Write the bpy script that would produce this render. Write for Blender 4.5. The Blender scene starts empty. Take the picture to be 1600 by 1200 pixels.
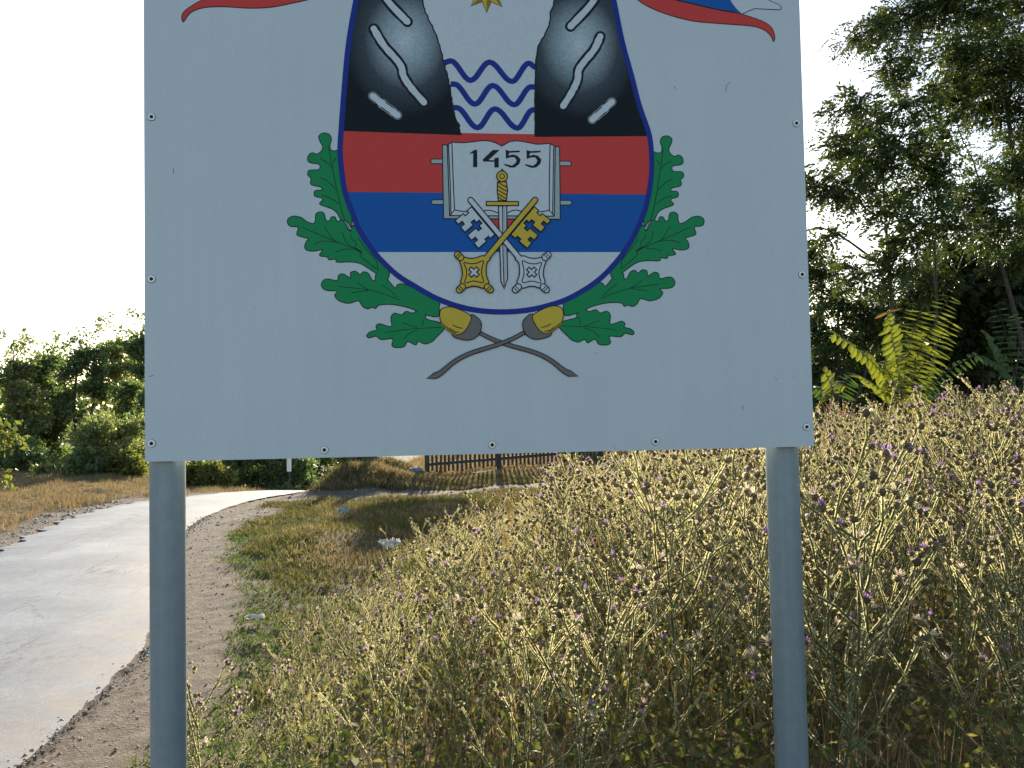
import bpy, bmesh, math, random
import numpy as np
from mathutils import Vector, Matrix

rng = np.random.default_rng(7)
random.seed(7)
SC = bpy.context.scene
COL = SC.collection
R = math.radians

# ------------------------------------------------------------------ camera
FPX, PITCH, ROLL, EYE = 1300.0, 0.0377, -0.0194, 1.6
_f = Vector((0, math.cos(PITCH), math.sin(PITCH)))
_u0 = Vector((0, -math.sin(PITCH), math.cos(PITCH)))
_r0 = Vector((1, 0, 0))
_r = math.cos(ROLL) * _r0 + math.sin(ROLL) * _u0
_u = -math.sin(ROLL) * _r0 + math.cos(ROLL) * _u0
cam_d = bpy.data.cameras.new('camera')
cam_d.sensor_width = 36.0
cam_d.lens = FPX / 1600 * 36
cam_d.clip_start = 0.05
cam_d.clip_end = 3000
cam = bpy.data.objects.new('camera', cam_d)
COL.objects.link(cam)
mw = Matrix(((_r.x, _u.x, -_f.x, 0), (_r.y, _u.y, -_f.y, 0), (_r.z, _u.z, -_f.z, EYE), (0, 0, 0, 1)))
cam.matrix_world = mw
SC.camera = cam
EYEV = Vector((0, 0, EYE))

# ------------------------------------------------------------------ sky, sun, exposure
SUN_EL, SUN_AZ = R(18.0), R(-1.5)          # azimuth from +Y, positive towards +X
world = bpy.data.worlds.new('World')
SC.world = world
world.use_nodes = True
wn = world.node_tree
bg = wn.nodes['Background']
sky = wn.nodes.new('ShaderNodeTexSky')
sky.sky_type = 'NISHITA'
sky.sun_disc = False
sky.sun_elevation = SUN_EL
sky.sun_rotation = SUN_AZ
sky.air_density = 1.0
sky.dust_density = 1.0
sky.ozone_density = 1.0
wn.links.new(sky.outputs[0], bg.inputs[0])
bg.inputs[1].default_value = 0.09
sun_d = bpy.data.lights.new('sun', 'SUN')
sun_d.energy = 5.0
sun_d.angle = R(0.6)
sun_d.color = (1.0, 0.90, 0.74)
sun = bpy.data.objects.new('sun', sun_d)
COL.objects.link(sun)
_sd = Vector((math.sin(SUN_AZ) * math.cos(SUN_EL), math.cos(SUN_AZ) * math.cos(SUN_EL), math.sin(SUN_EL)))
sun.rotation_euler = _sd.to_track_quat('Z', 'Y').to_euler()
SC.view_settings.view_transform = 'Standard'
SC.view_settings.look = 'None'
SC.view_settings.exposure = 1.5
SC.view_settings.gamma = 1.0
SC.view_settings.use_curve_mapping = False
SC.cycles.max_bounces = 6
SC.cycles.diffuse_bounces = 3
SC.cycles.transmission_bounces = 4
SC.cycles.glossy_bounces = 2
SC.cycles.transparent_max_bounces = 4


# ------------------------------------------------------------------ helpers
def ray(px, py):
    return (_f + _r * ((px - 800) / FPX) - _u * ((py - 600) / FPX))


def at(px, py, dist):
    """World point seen at a photo pixel, at forward distance dist."""
    d = ray(px, py)
    return EYEV + d * (dist / d.y)


def link(name, me, parent=None, mats=(), loc=None, rot=None):
    for m in mats:
        me.materials.append(m)
    o = bpy.data.objects.new(name, me)
    COL.objects.link(o)
    o.parent = parent
    if loc is not None:
        o.location = loc
    if rot is not None:
        o.rotation_euler = rot
    return o


def tag(o, label=None, cat=None, group=None, kind=None):
    for k, v in (('label', label), ('category', cat), ('group', group), ('kind', kind)):
        if v:
            o[k] = v
    return o


def empty(name, loc=(0, 0, 0), rz=0.0):
    o = bpy.data.objects.new(name, None)
    o.empty_display_size = 0.1
    COL.objects.link(o)
    o.location = loc
    o.rotation_euler = (0, 0, rz)
    return o


class MB:
    """Collects polygons (small meshes)."""

    def __init__(s):
        s.v, s.f, s.m = [], [], []

    def face(s, pts, mi=0):
        n = len(s.v)
        s.v += [tuple(p) for p in pts]
        s.f.append(tuple(range(n, n + len(pts))))
        s.m.append(mi)

    def box(s, c, h, mi=0):
        n = len(s.v)
        for x in (-1, 1):
            for y in (-1, 1):
                for z in (-1, 1):
                    s.v.append((c[0] + x * h[0], c[1] + y * h[1], c[2] + z * h[2]))
        for q in ((0, 1, 3, 2), (4, 6, 7, 5), (0, 4, 5, 1), (2, 3, 7, 6), (0, 2, 6, 4), (1, 5, 7, 3)):
            s.f.append(tuple(n + i for i in q))
            s.m.append(mi)

    def tube(s, pts, rad, sides=6, mi=0, cap=False):
        n0 = len(s.v)
        pts = [Vector(p) for p in pts]
        k = len(pts)
        for i, p in enumerate(pts):
            d = (pts[min(i + 1, k - 1)] - pts[max(i - 1, 0)])
            if d.length < 1e-9:
                d = Vector((0, 0, 1))
            d.normalize()
            a = d.cross(Vector((0.13, 0.97, 0.2)))
            if a.length < 1e-3:
                a = d.cross(Vector((1, 0, 0)))
            a.normalize()
            b = d.cross(a)
            for j in range(sides):
                t = 2 * math.pi * j / sides
                s.v.append(tuple(p + (a * math.cos(t) + b * math.sin(t)) * rad[i]))
        for i in range(k - 1):
            for j in range(sides):
                j2 = (j + 1) % sides
                s.f.append((n0 + i * sides + j, n0 + i * sides + j2, n0 + (i + 1) * sides + j2, n0 + (i + 1) * sides + j))
                s.m.append(mi)
        if cap:
            s.f.append(tuple(n0 + (k - 1) * sides + j for j in range(sides)))
            s.m.append(mi)
            s.f.append(tuple(n0 + j for j in range(sides))[::-1])
            s.m.append(mi)

    def mesh(s, name, smooth=False):
        me = bpy.data.meshes.new(name)
        me.from_pydata(s.v, [], s.f)
        me.polygons.foreach_set('material_index', s.m)
        if smooth:
            me.polygons.foreach_set('use_smooth', [True] * len(s.f))
        me.update()
        return me

    def tris(s):
        F, M_ = [], []
        for f, m in zip(s.f, s.m):
            for i in range(1, len(f) - 1):
                F.append((f[0], f[i], f[i + 1]))
                M_.append(m)
        return np.array(s.v, float), np.array(F, int), np.array(M_, int)


def np_mesh(name, V, F, mi=None, smooth=False):
    """Big triangle mesh from numpy arrays."""
    me = bpy.data.meshes.new(name)
    nv, nf = len(V), len(F)
    me.vertices.add(nv)
    me.vertices.foreach_set('co', np.ascontiguousarray(V, dtype=np.float32).ravel())
    me.loops.add(nf * 3)
    me.loops.foreach_set('vertex_index', np.ascontiguousarray(F, dtype=np.int32).ravel())
    me.polygons.add(nf)
    me.polygons.foreach_set('loop_start', np.arange(0, nf * 3, 3, dtype=np.int32))
    me.polygons.foreach_set('loop_total', np.full(nf, 3, dtype=np.int32))
    if mi is not None:
        me.polygons.foreach_set('material_index', np.asarray(mi, dtype=np.int32))
    if smooth:
        me.polygons.foreach_set('use_smooth', np.ones(nf, dtype=bool))
    me.update(calc_edges=True)
    return me


# ------------------------------------------------------------------ materials
def new_mat(name):
    m = bpy.data.materials.new(name)
    m.use_nodes = True
    nt = m.node_tree
    p = nt.nodes['Principled BSDF']
    return m, nt, p


def ramp(nt, stops, fac=None):
    r = nt.nodes.new('ShaderNodeValToRGB')
    e = r.color_ramp.elements
    while len(e) > 1:
        e.remove(e[-1])
    e[0].position, e[0].color = stops[0][0], (*stops[0][1], 1)
    for p, c in stops[1:]:
        n = e.new(p)
        n.color = (*c, 1)
    if fac is not None:
        nt.links.new(fac, r.inputs[0])
    return r


def noise(nt, scale, detail=4, rough=.6, vec=None):
    n = nt.nodes.new('ShaderNodeTexNoise')
    n.inputs['Scale'].default_value = scale
    n.inputs['Detail'].default_value = detail
    n.inputs['Roughness'].default_value = rough
    if vec is not None:
        nt.links.new(vec, n.inputs['Vector'])
    return n


def mixc(nt, fac, a, b, mode='MIX'):
    m = nt.nodes.new('ShaderNodeMix')
    m.data_type = 'RGBA'
    m.blend_type = mode
    for s, v in ((m.inputs[0], fac), (m.inputs[6], a), (m.inputs[7], b)):
        if isinstance(v, (int, float)):
            s.default_value = v
        elif isinstance(v, tuple):
            s.default_value = (*v, 1)
        else:
            nt.links.new(v, s)
    return m.outputs[2]


def coords(nt, kind='Object'):
    return nt.nodes.new('ShaderNodeTexCoord').outputs[kind]


def bump(nt, p, height, strength=.4, dist=.01):
    b = nt.nodes.new('ShaderNodeBump')
    b.inputs['Strength'].default_value = strength
    b.inputs['Distance'].default_value = dist
    nt.links.new(height, b.inputs['Height'])
    nt.links.new(b.outputs[0], p.inputs['Normal'])


def leaf_mat(name, cols, trans=.45, tint=(1.25, 1.25, .7), rough=.5, spec=.25):
    """Foliage: colour varies from leaf to leaf, light passes through."""
    m, nt, p = new_mat(name)
    g = nt.nodes.new('ShaderNodeNewGeometry')
    n = len(cols)
    r = ramp(nt, [(i / max(1, n - 1), c) for i, c in enumerate(cols)], g.outputs['Random Per Island'])
    nt.links.new(r.outputs[0], p.inputs['Base Color'])
    p.inputs['Roughness'].default_value = rough
    p.inputs['Specular IOR Level'].default_value = spec
    if trans > 0:
        t = nt.nodes.new('ShaderNodeBsdfTranslucent')
        c = mixc(nt, 1.0, r.outputs[0], tint, 'MULTIPLY')
        nt.links.new(c, t.inputs[0])
        mx = nt.nodes.new('ShaderNodeMixShader')
        mx.inputs[0].default_value = trans
        nt.links.new(p.outputs[0], mx.inputs[1])
        nt.links.new(t.outputs[0], mx.inputs[2])
        nt.links.new(mx.outputs[0], nt.nodes['Material Output'].inputs[0])
    return m


def flat_mat(name, col, rough=.45, var=.06, scale=60, spec=.4):
    m, nt, p = new_mat(name)
    n = noise(nt, scale, 3, .6, coords(nt))
    d = tuple(max(0, c * (1 - var)) for c in col)
    l = tuple(min(1, c * (1 + var)) for c in col)
    r = ramp(nt, [(.3, d), (.7, l)], n.outputs[0])
    nt.links.new(r.outputs[0], p.inputs['Base Color'])
    p.inputs['Roughness'].default_value = rough
    p.inputs['Specular IOR Level'].default_value = spec
    return m


def bark_mat(name, a, b):
    m, nt, p = new_mat(name)
    n = noise(nt, 14, 5, .7, coords(nt))
    r = ramp(nt, [(.3, a), (.7, b)], n.outputs[0])
    nt.links.new(r.outputs[0], p.inputs['Base Color'])
    p.inputs['Roughness'].default_value = .9
    bump(nt, p, n.outputs[0], .6, .02)
    return m


BARK = bark_mat('bark', (.035, .028, .022), (.10, .085, .065))
TWIG = bark_mat('twig_bark', (.05, .04, .025), (.12, .10, .06))

# ------------------------------------------------------------------ terrain
R_EDGE = [(-1.2, -6), (-2.25, 3.6), (-2.7, 6.3), (-3.75, 9), (-4.85, 12.6), (-5.2, 14.9), (-5.15, 16.8), (-4.7, 18.2), (-3.95, 20.2), (-3.9, 22.4), (-4.9, 26), (-9, 31.5), (-17, 35)]
L_EDGE = [(-4.2, -6), (-4.95, 3.6), (-5.4, 6.3), (-6.1, 9), (-7.0, 12.0), (-7.65, 14.6), (-7.6, 16.8), (-6.5, 18.5), (-5.5, 20.2), (-5.6, 22.5), (-6.6, 25.3), (-10, 29.5), (-17, 32.5)]


def catmull(P, n=8, closed=False):
    P = np.array(P, float)
    k = len(P)
    out = []
    for i in range(k if closed else k - 1):
        if closed:
            a, b, c, d = P[(i - 1) % k], P[i], P[(i + 1) % k], P[(i + 2) % k]
        else:
            a, b, c, d = P[max(i - 1, 0)], P[i], P[i + 1], P[min(i + 2, k - 1)]
        for t in np.arange(n) / n:
            out.append(.5 * ((2 * b) + (-a + c) * t + (2 * a - 5 * b + 4 * c - d) * t * t + (-a + 3 * b - 3 * c + d) * t ** 3))
    if not closed:
        out.append(P[-1])
    return np.array(out)


RE, LE = catmull(R_EDGE, 12), catmull(L_EDGE, 12)
RC, RW = (RE + LE) / 2, np.linalg.norm(RE - LE, axis=1) / 2


def road_dist(x, y):
    """Signed: distance outside the asphalt edge; second value +1 right side, -1 left side."""
    x, y = np.atleast_1d(x).astype(float), np.atleast_1d(y).astype(float)
    out, side = np.empty(len(x)), np.empty(len(x))
    T = np.gradient(RC, axis=0)
    for s in range(0, len(x), 20000):
        X, Y = x[s:s + 20000, None], y[s:s + 20000, None]
        d2 = (X - RC[:, 0]) ** 2 + (Y - RC[:, 1]) ** 2
        j = d2.argmin(1)
        out[s:s + 20000] = np.sqrt(d2[np.arange(len(j)), j]) - RW[j]
        dx, dy = X[:, 0] - RC[j, 0], Y[:, 0] - RC[j, 1]
        side[s:s + 20000] = np.sign(T[j, 1] * dx - T[j, 0] * dy)
    return out, side


def sstep(a, b, t):
    t = np.clip((t - a) / (b - a), 0, 1)
    return t * t * (3 - 2 * t)


_ph = rng.uniform(0, 6.28, (14, 2))
_kk = rng.normal(0, 1, (14, 2))
_kk /= np.linalg.norm(_kk, axis=1)[:, None]


def wob(x, y, wl):
    """Smooth pseudo noise in -1..1 with wavelength wl metres."""
    r = 0
    for i in range(7):
        k = 6.283 / wl * (0.7 + .13 * i)
        r = r + np.sin(k * (_kk[i, 0] * x + _kk[i, 1] * y) + _ph[i, 0] + _ph[i, 1] * i)
    return r / 4.5


def drop(x, y):
    """The land falls away beyond the road bend."""
    return -.11 * np.clip(y - 18.6, 0, 9) * (1 - sstep(-4.3, -3.3, x)) * sstep(-11, -8.5, x)


def ground_z(x, y):
    x, y = np.atleast_1d(np.asarray(x, float)), np.atleast_1d(np.asarray(y, float))
    rd, side = road_dist(x, y)
    z = drop(x, y) + .74 * sstep(.2, 6.5, x) * sstep(2.0, 9.5, y) * (1 - .5 * sstep(16, 30, y))
    z += .10 * sstep(-1.6, 0, x) * sstep(1, 4, y)
    z += (.45 + .10 * wob(x, y, 1.1)) * np.exp(-((x + 3.6) / 1.35) ** 2 - ((y - 18.9) / 1.1) ** 2) * sstep(.05, .6, rd)          # mound between road and track
    z += .52 * np.exp(-((x + 3.15) / .8) ** 2 - ((y - 20.7) / .7) ** 2)
    z += .06 * np.exp(-((x + .5) / 2.2) ** 2 - ((y - 21.3) / 1.6) ** 2)
    z += .16 * np.exp(-((x + 2.4) / .9) ** 2 - ((y - 10.6) / 1.6) ** 2)             # grassy hump by the shoulder
    z += .12 * sstep(.4, 2.5, rd) * (side < 0)
    z += (.035 * wob(x, y, 1.7) + .018 * wob(y, x, .55)) * sstep(.1, .8, rd)
    z += .01 * wob(x, y, .21) * sstep(0, .3, rd)
    z -= .05 * (1 - sstep(-.25, .12, rd))
    return z


def gz(x, y):
    return float(ground_z(x, y)[0])


def axis(lo, hi, flo, fhi, fine):
    a = list(np.arange(flo, fhi + 1e-6, fine))
    s, p = fine, fhi
    while p < hi:
        s *= 1.22
        p += s
        a.append(p)
    s, p = fine, flo
    while p > lo:
        s *= 1.22
        p -= s
        a.insert(0, p)
    return np.array(a)


gx, gy = axis(-900, 900, -9.5, 9.0, .085), axis(-60, 1500, 1.2, 23, .085)
GX, GY = np.meshgrid(gx, gy)
fx, fy = GX.ravel(), GY.ravel()
GZ = ground_z(fx, fy)
nx, ny = len(gx), len(gy)
ii = np.arange(nx * ny).reshape(ny, nx)
a, b, c, d = ii[:-1, :-1].ravel(), ii[:-1, 1:].ravel(), ii[1:, 1:].ravel(), ii[1:, :-1].ravel()
Fg = np.concatenate([np.stack([a, b, c], 1), np.stack([a, c, d], 1)])
gme = np_mesh('ground', np.stack([fx, fy, GZ], 1), Fg, smooth=True)


def dirt_mask(x, y):
    x, y = np.atleast_1d(np.asarray(x, float)), np.atleast_1d(np.asarray(y, float))
    rd, side = road_dist(x, y)
    w = .50 + .12 * wob(x, y, 2.3) + .07 * wob(y, x, .6) + .5 * sstep(11, 15, y)
    right = (side > 0) * (1 - sstep(w - .25, w + .25, rd)) * (1 - sstep(14.2, 15.8, y))
    wl = .55 + .5 * sstep(13, 9, y) + .25 * wob(x, y, 1.6)
    left = (side < 0) * (1 - sstep(wl - .2, wl + .2, rd))
    tr = 1 - sstep(.35, .75, np.abs(y - (16.9 + .12 * (x + 5) + .15 * wob(x, y, 3))))
    tr = tr * (x > -5.2) * (x < 4) * (1 - sstep(1, 4, x))
    return np.clip(np.maximum(np.maximum(right, left), tr), 0, 1)


at_ = gme.attributes.new('dirt', 'FLOAT', 'POINT')
at_.data.foreach_set('value', dirt_mask(fx, fy).astype(np.float32))

m, nt, p = new_mat('ground_soil')
A = nt.nodes.new('ShaderNodeAttribute')
A.attribute_name = 'dirt'
co = coords(nt)
n1, n2, n3 = noise(nt, 1.3, 5, .65, co), noise(nt, 9, 5, .7, co), noise(nt, 60, 3, .7, co)
soil = ramp(nt, [(.25, (.08, .060, .044)), (.5, (.135, .106, .080)), (.75, (.22, .18, .14))], n2.outputs[0])
speck = ramp(nt, [(.62, (0, 0, 0)), (.72, (1, 1, 1))], n3.outputs[0])
soil2 = mixc(nt, speck.outputs[0], soil.outputs[0], (.32, .29, .24))
turf = ramp(nt, [(.3, (.07, .062, .028)), (.5, (.13, .095, .048)), (.7, (.19, .14, .075))], n1.outputs[0])
fine = ramp(nt, [(.3, (.6, .6, .6)), (.7, (1.15, 1.15, 1.1))], n2.outputs[0])
turf2 = mixc(nt, 1.0, turf.outputs[0], fine.outputs[0], 'MULTIPLY')
nt.links.new(mixc(nt, A.outputs['Fac'], turf2, soil2), p.inputs['Base Color'])
p.inputs['Roughness'].default_value = .95
p.inputs['Specular IOR Level'].default_value = .15
ad = nt.nodes.new('ShaderNodeMath')
ad.operation = 'ADD'
nt.links.new(n2.outputs[0], ad.inputs[0])
nt.links.new(n3.outputs[0], ad.inputs[1])
bump(nt, p, ad.outputs[0], .7, .03)
tag(link('ground', gme, mats=[m]), kind='structure')

# road sheet: worn asphalt with crumbled edges
ts = [0, .022, .022, .055, .2, .35, .5, .65, .8, .945, .978, .978, 1]
L2, R2 = catmull(L_EDGE, 60), catmull(R_EDGE, 60)
V, DU = [], []
for i, (l, r_) in enumerate(zip(L2, R2)):
    w = np.linalg.norm(r_ - l)
    jl = (.10 * math.sin(i * .31) + .06 * math.sin(i * .83 + 1) + rng.normal(0, .010)) / w
    jr = (.02 * math.sin(i * .17 + 2) + .016 * math.sin(i * .41) + rng.normal(0, .008)) / w
    for t in ts:
        q = l + (r_ - l) * (t + (jl * .7 if t < .06 else 0) + (jr * .7 if t > .94 else 0))
        crown = .03 * (1 - (2 * t - 1) ** 2)
        V.append((q[0], q[1], .008 + crown + (-.05 if t in (0, 1) else 0) + float(drop(q[0], q[1]))))
        DU.append(max(0, min(1, (t - .62) / .36)) ** 1.5)
V = np.array(V)
K = len(ts)
ii = np.arange(len(V)).reshape(-1, K)
keep = [k for k in range(K - 1) if ts[k] != ts[k + 1]]
a, b, c, d = ii[:-1, :-1][:, keep].ravel(), ii[:-1, 1:][:, keep].ravel(), ii[1:, 1:][:, keep].ravel(), ii[1:, :-1][:, keep].ravel()
F = np.concatenate([np.stack([a, b, c], 1), np.stack([a, c, d], 1)])
m, nt, p = new_mat('worn_asphalt')
co = coords(nt)
n1, n2, n3 = noise(nt, .8, 6, .65, co), noise(nt, 130, 2, .6, co), noise(nt, 5, 6, .75, co)
base = ramp(nt, [(.3, (.11, .125, .15)), (.5, (.175, .195, .22)), (.7, (.26, .275, .295))], n1.outputs[0])
gr = ramp(nt, [(.3, (.5, .5, .5)), (.6, (1.12, 1.12, 1.12))], n2.outputs[0])
gm = ramp(nt, [(.32, (.72, .72, .72)), (.5, (1, 1, 1)), (.7, (1.14, 1.14, 1.12))], noise(nt, 22, 5, .8, co).outputs[0])
c1 = mixc(nt, 1.0, mixc(nt, 1.0, base.outputs[0], gr.outputs[0], 'MULTIPLY'), gm.outputs[0], 'MULTIPLY')
st = nt.nodes.new('ShaderNodeMapping')
st.inputs['Rotation'].default_value = (0, 0, R(-14))
st.inputs['Scale'].default_value = (1.6, .55, 1)
nt.links.new(co, st.inputs[0])
vo = nt.nodes.new('ShaderNodeTexVoronoi')
vo.feature = 'DISTANCE_TO_EDGE'
vo.inputs['Scale'].default_value = 1.4
wv = noise(nt, 3.5, 5, .7, st.outputs[0])
vv = mixc(nt, .22, st.outputs[0], wv.outputs[1])
nt.links.new(vv, vo.inputs['Vector'])
ck = ramp(nt, [(.0, (1, 1, 1)), (.017, (0, 0, 0))], vo.outputs['Distance'])
msk = ramp(nt, [(.47, (0, 0, 0)), (.60, (.9, .9, .9))], noise(nt, .9, 4, .6, co).outputs[0])
ckm = mixc(nt, 1.0, ck.outputs[0], msk.outputs[0], 'MULTIPLY')
c2 = mixc(nt, ckm, c1, (.05, .048, .045))
pat = ramp(nt, [(.54, (0, 0, 0)), (.64, (1, 1, 1))], n3.outputs[0])
pm = ramp(nt, [(.46, (0, 0, 0)), (.56, (.8, .8, .8))], noise(nt, .55, 3, .6, st.outputs[0]).outputs[0])
c3 = mixc(nt, mixc(nt, 1.0, pat.outputs[0], pm.outputs[0], 'MULTIPLY'), c2, (.13, .115, .095))
for (wx, wy, rx_, ry_) in ((-6.0, 13.4, .55, 1.5), (-4.3, 9.0, .9, .8), (-3.6, 5.6, .7, .9)):   # broken-up spots in the surface
    vm = nt.nodes.new('ShaderNodeVectorMath')
    vm.operation = 'SUBTRACT'
    vm.inputs[1].default_value = (wx, wy, 0)
    nt.links.new(co, vm.inputs[0])
    vs = nt.nodes.new('ShaderNodeVectorMath')
    vs.operation = 'MULTIPLY'
    vs.inputs[1].default_value = (1 / rx_, 1 / ry_, 0)
    nt.links.new(vm.outputs[0], vs.inputs[0])
    vl = nt.nodes.new('ShaderNodeVectorMath')
    vl.operation = 'LENGTH'
    nt.links.new(vs.outputs[0], vl.inputs[0])
    el_ = ramp(nt, [(.2, (1, 1, 1)), (1, (0, 0, 0))], vl.outputs['Value'])
    sn = ramp(nt, [(.50, (0, 0, 0)), (.58, (.85, .85, .85))], noise(nt, 7, 6, .8, st.outputs[0]).outputs[0])
    c3 = mixc(nt, mixc(nt, 1.0, el_.outputs[0], sn.outputs[0], 'MULTIPLY'), c3, (.075, .07, .065))
DA = nt.nodes.new('ShaderNodeAttribute')
DA.attribute_name = 'dust'
dn = ramp(nt, [(.35, (.15, .15, .15)), (.62, (.7, .7, .7))], noise(nt, 2.6, 5, .7, co).outputs[0])
c3 = mixc(nt, mixc(nt, 1.0, DA.outputs['Color'], dn.outputs[0], 'MULTIPLY'), c3, (.25, .195, .15))
nt.links.new(c3, p.inputs['Base Color'])
p.inputs['Roughness'].default_value = .8
p.inputs['Specular IOR Level'].default_value = .3
bump(nt, p, n2.outputs[0], .35, .004)
skm = np.array([1 if k in (0, K - 2) else 0 for _ in range(len(L2) - 1) for k in keep])
rme = np_mesh('road', V, F, np.concatenate([skm, skm]), smooth=True)
ra = rme.attributes.new('dust', 'FLOAT', 'POINT')
ra.data.foreach_set('value', np.array(DU, dtype=np.float32))
tag(link('road', rme, mats=[m, flat_mat('crumbled_edge', (.085, .070, .056), .95, .4, 40, .1)]), kind='structure')


# ------------------------------------------------------------------ scattered ground cover
def in_view(x, y, margin=.12, near=1.5):
    return (y > near) & (np.abs(x / np.maximum(y, .1)) < .615 + margin)


def blades(n_pts, h, w, lean=.35, curl=.5, seed=1):
    """Grass blades: 5 vertices and 3 triangles each, bent over."""
    g = np.random.default_rng(seed)
    P = np.asarray(n_pts)
    n = len(P)
    h = np.broadcast_to(h, n) * g.uniform(.6, 1.3, n)
    w = np.broadcast_to(w, n) * g.uniform(.6, 1.4, n)
    az = g.uniform(0, 2 * np.pi, n)
    D = np.stack([np.cos(az), np.sin(az), np.zeros(n)], 1)
    S = np.stack([-np.sin(az), np.cos(az), np.zeros(n)], 1)
    tw = g.uniform(-1, 1, n)[:, None]
    S = S + D * tw
    S /= np.linalg.norm(S, axis=1)[:, None]
    ln = g.uniform(0, lean, n)
    cu = g.uniform(.1, curl, n)
    up = np.array([0, 0, 1.0])
    H, W_ = h[:, None], w[:, None]
    mid = P + up * H * .55 + D * H * (ln * .55)[:, None]
    tip = P + up * H * (1 - .35 * cu)[:, None] + D * H * (ln + cu)[:, None]
    V = np.stack([P - S * W_ / 2, P + S * W_ / 2, mid + S * W_ * .4, mid - S * W_ * .4, tip], 1).reshape(-1, 3)
    b = (np.arange(n) * 5)[:, None]
    F = np.concatenate([b + np.array([0, 1, 2]), b + np.array([0, 2, 3]), b + np.array([3, 2, 4])])
    return V, F


def scatter(n, x0, x1, y0, y1, seed, keep, ypow=1.0):
    g = np.random.default_rng(seed)
    y = y0 + (y1 - y0) * g.random(n) ** ypow
    x = g.uniform(x0, x1, n)
    k = keep(x, y, g)
    x, y = x[k], y[k]
    return np.stack([x, y, ground_z(x, y) - .01], 1)


DRY = leaf_mat('dry_grass_blade', [(.30, .20, .095), (.38, .27, .135), (.45, .33, .18), (.27, .19, .085), (.18, .15, .06)], .42, (1.1, 1.0, .75), .6, .2)
STRAW = leaf_mat('straw_blade', [(.30, .23, .12), (.38, .30, .17), (.25, .19, .10), (.34, .28, .17), (.20, .17, .08)], .35, (1.1, .98, .75), .8, .06)
GREEN = leaf_mat('green_grass_blade', [(.055, .10, .022), (.08, .135, .03), (.105, .15, .04), (.14, .15, .05)], .4, (1.2, 1.2, .7), .75, .08)
OLIVE = leaf_mat('olive_grass_blade', [(.08, .09, .03), (.12, .12, .045), (.16, .145, .06), (.21, .175, .085)], .4, (1.15, 1.1, .75), .8, .06)

# short green turf along the dirt shoulder
P = scatter(110000, -5.2, .2, 3.0, 13.5, 11, lambda x, y, g: in_view(x, y) & (dirt_mask(x, y) < g.uniform(.05, .6, len(x))) & (road_dist(x, y)[0] > .3)
            & (road_dist(x, y)[0] < 1.6 + .3 * wob(x, y, 1.9)) & (wob(x, y, 2.6) > g.uniform(-1.3, .35, len(x))), 1.2)
V, F = blades(P, .045, .010, .9, .9, 12)
tag(link('green_turf', np_mesh('green_turf', V, F), mats=[GREEN]), 'short green turf between dirt shoulder and thistles', 'grass', kind='stuff')

# dry and olive grass over the verge, hump, mound
P = scatter(115000, -5.0, 1.5, 4.0, 21, 13, lambda x, y, g: in_view(x, y) & (dirt_mask(x, y) < g.uniform(0, .35, len(x))) & (road_dist(x, y)[0] > .5 + (y < 11.5) * (.35 + .3 * wob(x, y, 1.2)))
            & (wob(y, x, 3.1) - .9 * ((y > 20) & (x > -2.4)) > g.uniform(-1.3, .3, len(x))), 1.0)
hh = .075 + .04 * wob(P[:, 0], P[:, 1], 2.2) + .02 * (P[:, 1] > 12) + .10 * np.exp(-((P[:, 0] + 3.3) / 1.3) ** 2 - ((P[:, 1] - 19) / 1.5) ** 2)
V, F = blades(P, np.clip(hh, .04, .4), .007 + .0004 * P[:, 1], .7, .8, 14)
tag(link('verge_grass', np_mesh('verge_grass', V, F), mats=[OLIVE]), 'olive and dry grass on the verge between shoulder and fence', 'grass', kind='stuff')
P = scatter(120000, -5.0, 2, 5.0, 22, 15, lambda x, y, g: in_view(x, y) & (dirt_mask(x, y) < g.uniform(0, .3, len(x))) & (road_dist(x, y)[0] > .6 + (y < 11.5) * (.35 + .35 * wob(x, y, 1.2)))
            & (wob(x + 3, y, 2.4) + 1.2 * (y > 16.5) > g.uniform(-.2, 1.1, len(x))), 1.0)
hh = .085 + .04 * wob(P[:, 0], P[:, 1], 1.4) + .15 * np.exp(-((P[:, 0] + 3.3) / 1.3) ** 2 - ((P[:, 1] - 19) / 1.5) ** 2)
V, F = blades(P, np.clip(hh, .05, .5), .006 + .0004 * P[:, 1], .6, .6, 16)
tag(link('straw_grass', np_mesh('straw_grass', V, F), mats=[STRAW]), 'straw coloured dry grass tufts on the verge and mound', 'grass', kind='stuff')

# dry verge left of the road and beyond the fence
P = scatter(210000, -20, 2, 9.0, 27, 17, lambda x, y, g: in_view(x, y, .1) & (road_dist(x, y)[0] > .15) & (road_dist(x, y)[1] < 0)
            & (dirt_mask(x, y) < g.uniform(0, .4, len(x))) & (wob(x, y, 2.9) > g.uniform(-1.4, .2, len(x))))
V, F = blades(P, np.clip(.13 + .07 * wob(P[:, 0], P[:, 1], 2) + .05 * wob(P[:, 0], P[:, 1], .7), .04, .4), .009, .8, .8, 18)
tag(link('roadside_grass', np_mesh('roadside_grass', V, F), mats=[STRAW]), 'dry straw grass on the far side of the road', 'grass', kind='stuff')
P = scatter(50000, -4, 9, 21.0, 34, 19, lambda x, y, g: in_view(x, y, .02) & (y > 22.5 + .3 * (x + 2.2)) & (road_dist(x, y)[0] > .3) & (road_dist(x, y)[1] > 0))
V, F = blades(P, .25 + .08 * wob(P[:, 0], P[:, 1], 2), .02, .6, .7, 20)
tag(link('yard_grass', np_mesh('yard_grass', V, F), mats=[STRAW]), 'dry grass in the yard behind the picket fence', 'grass', kind='stuff')

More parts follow.
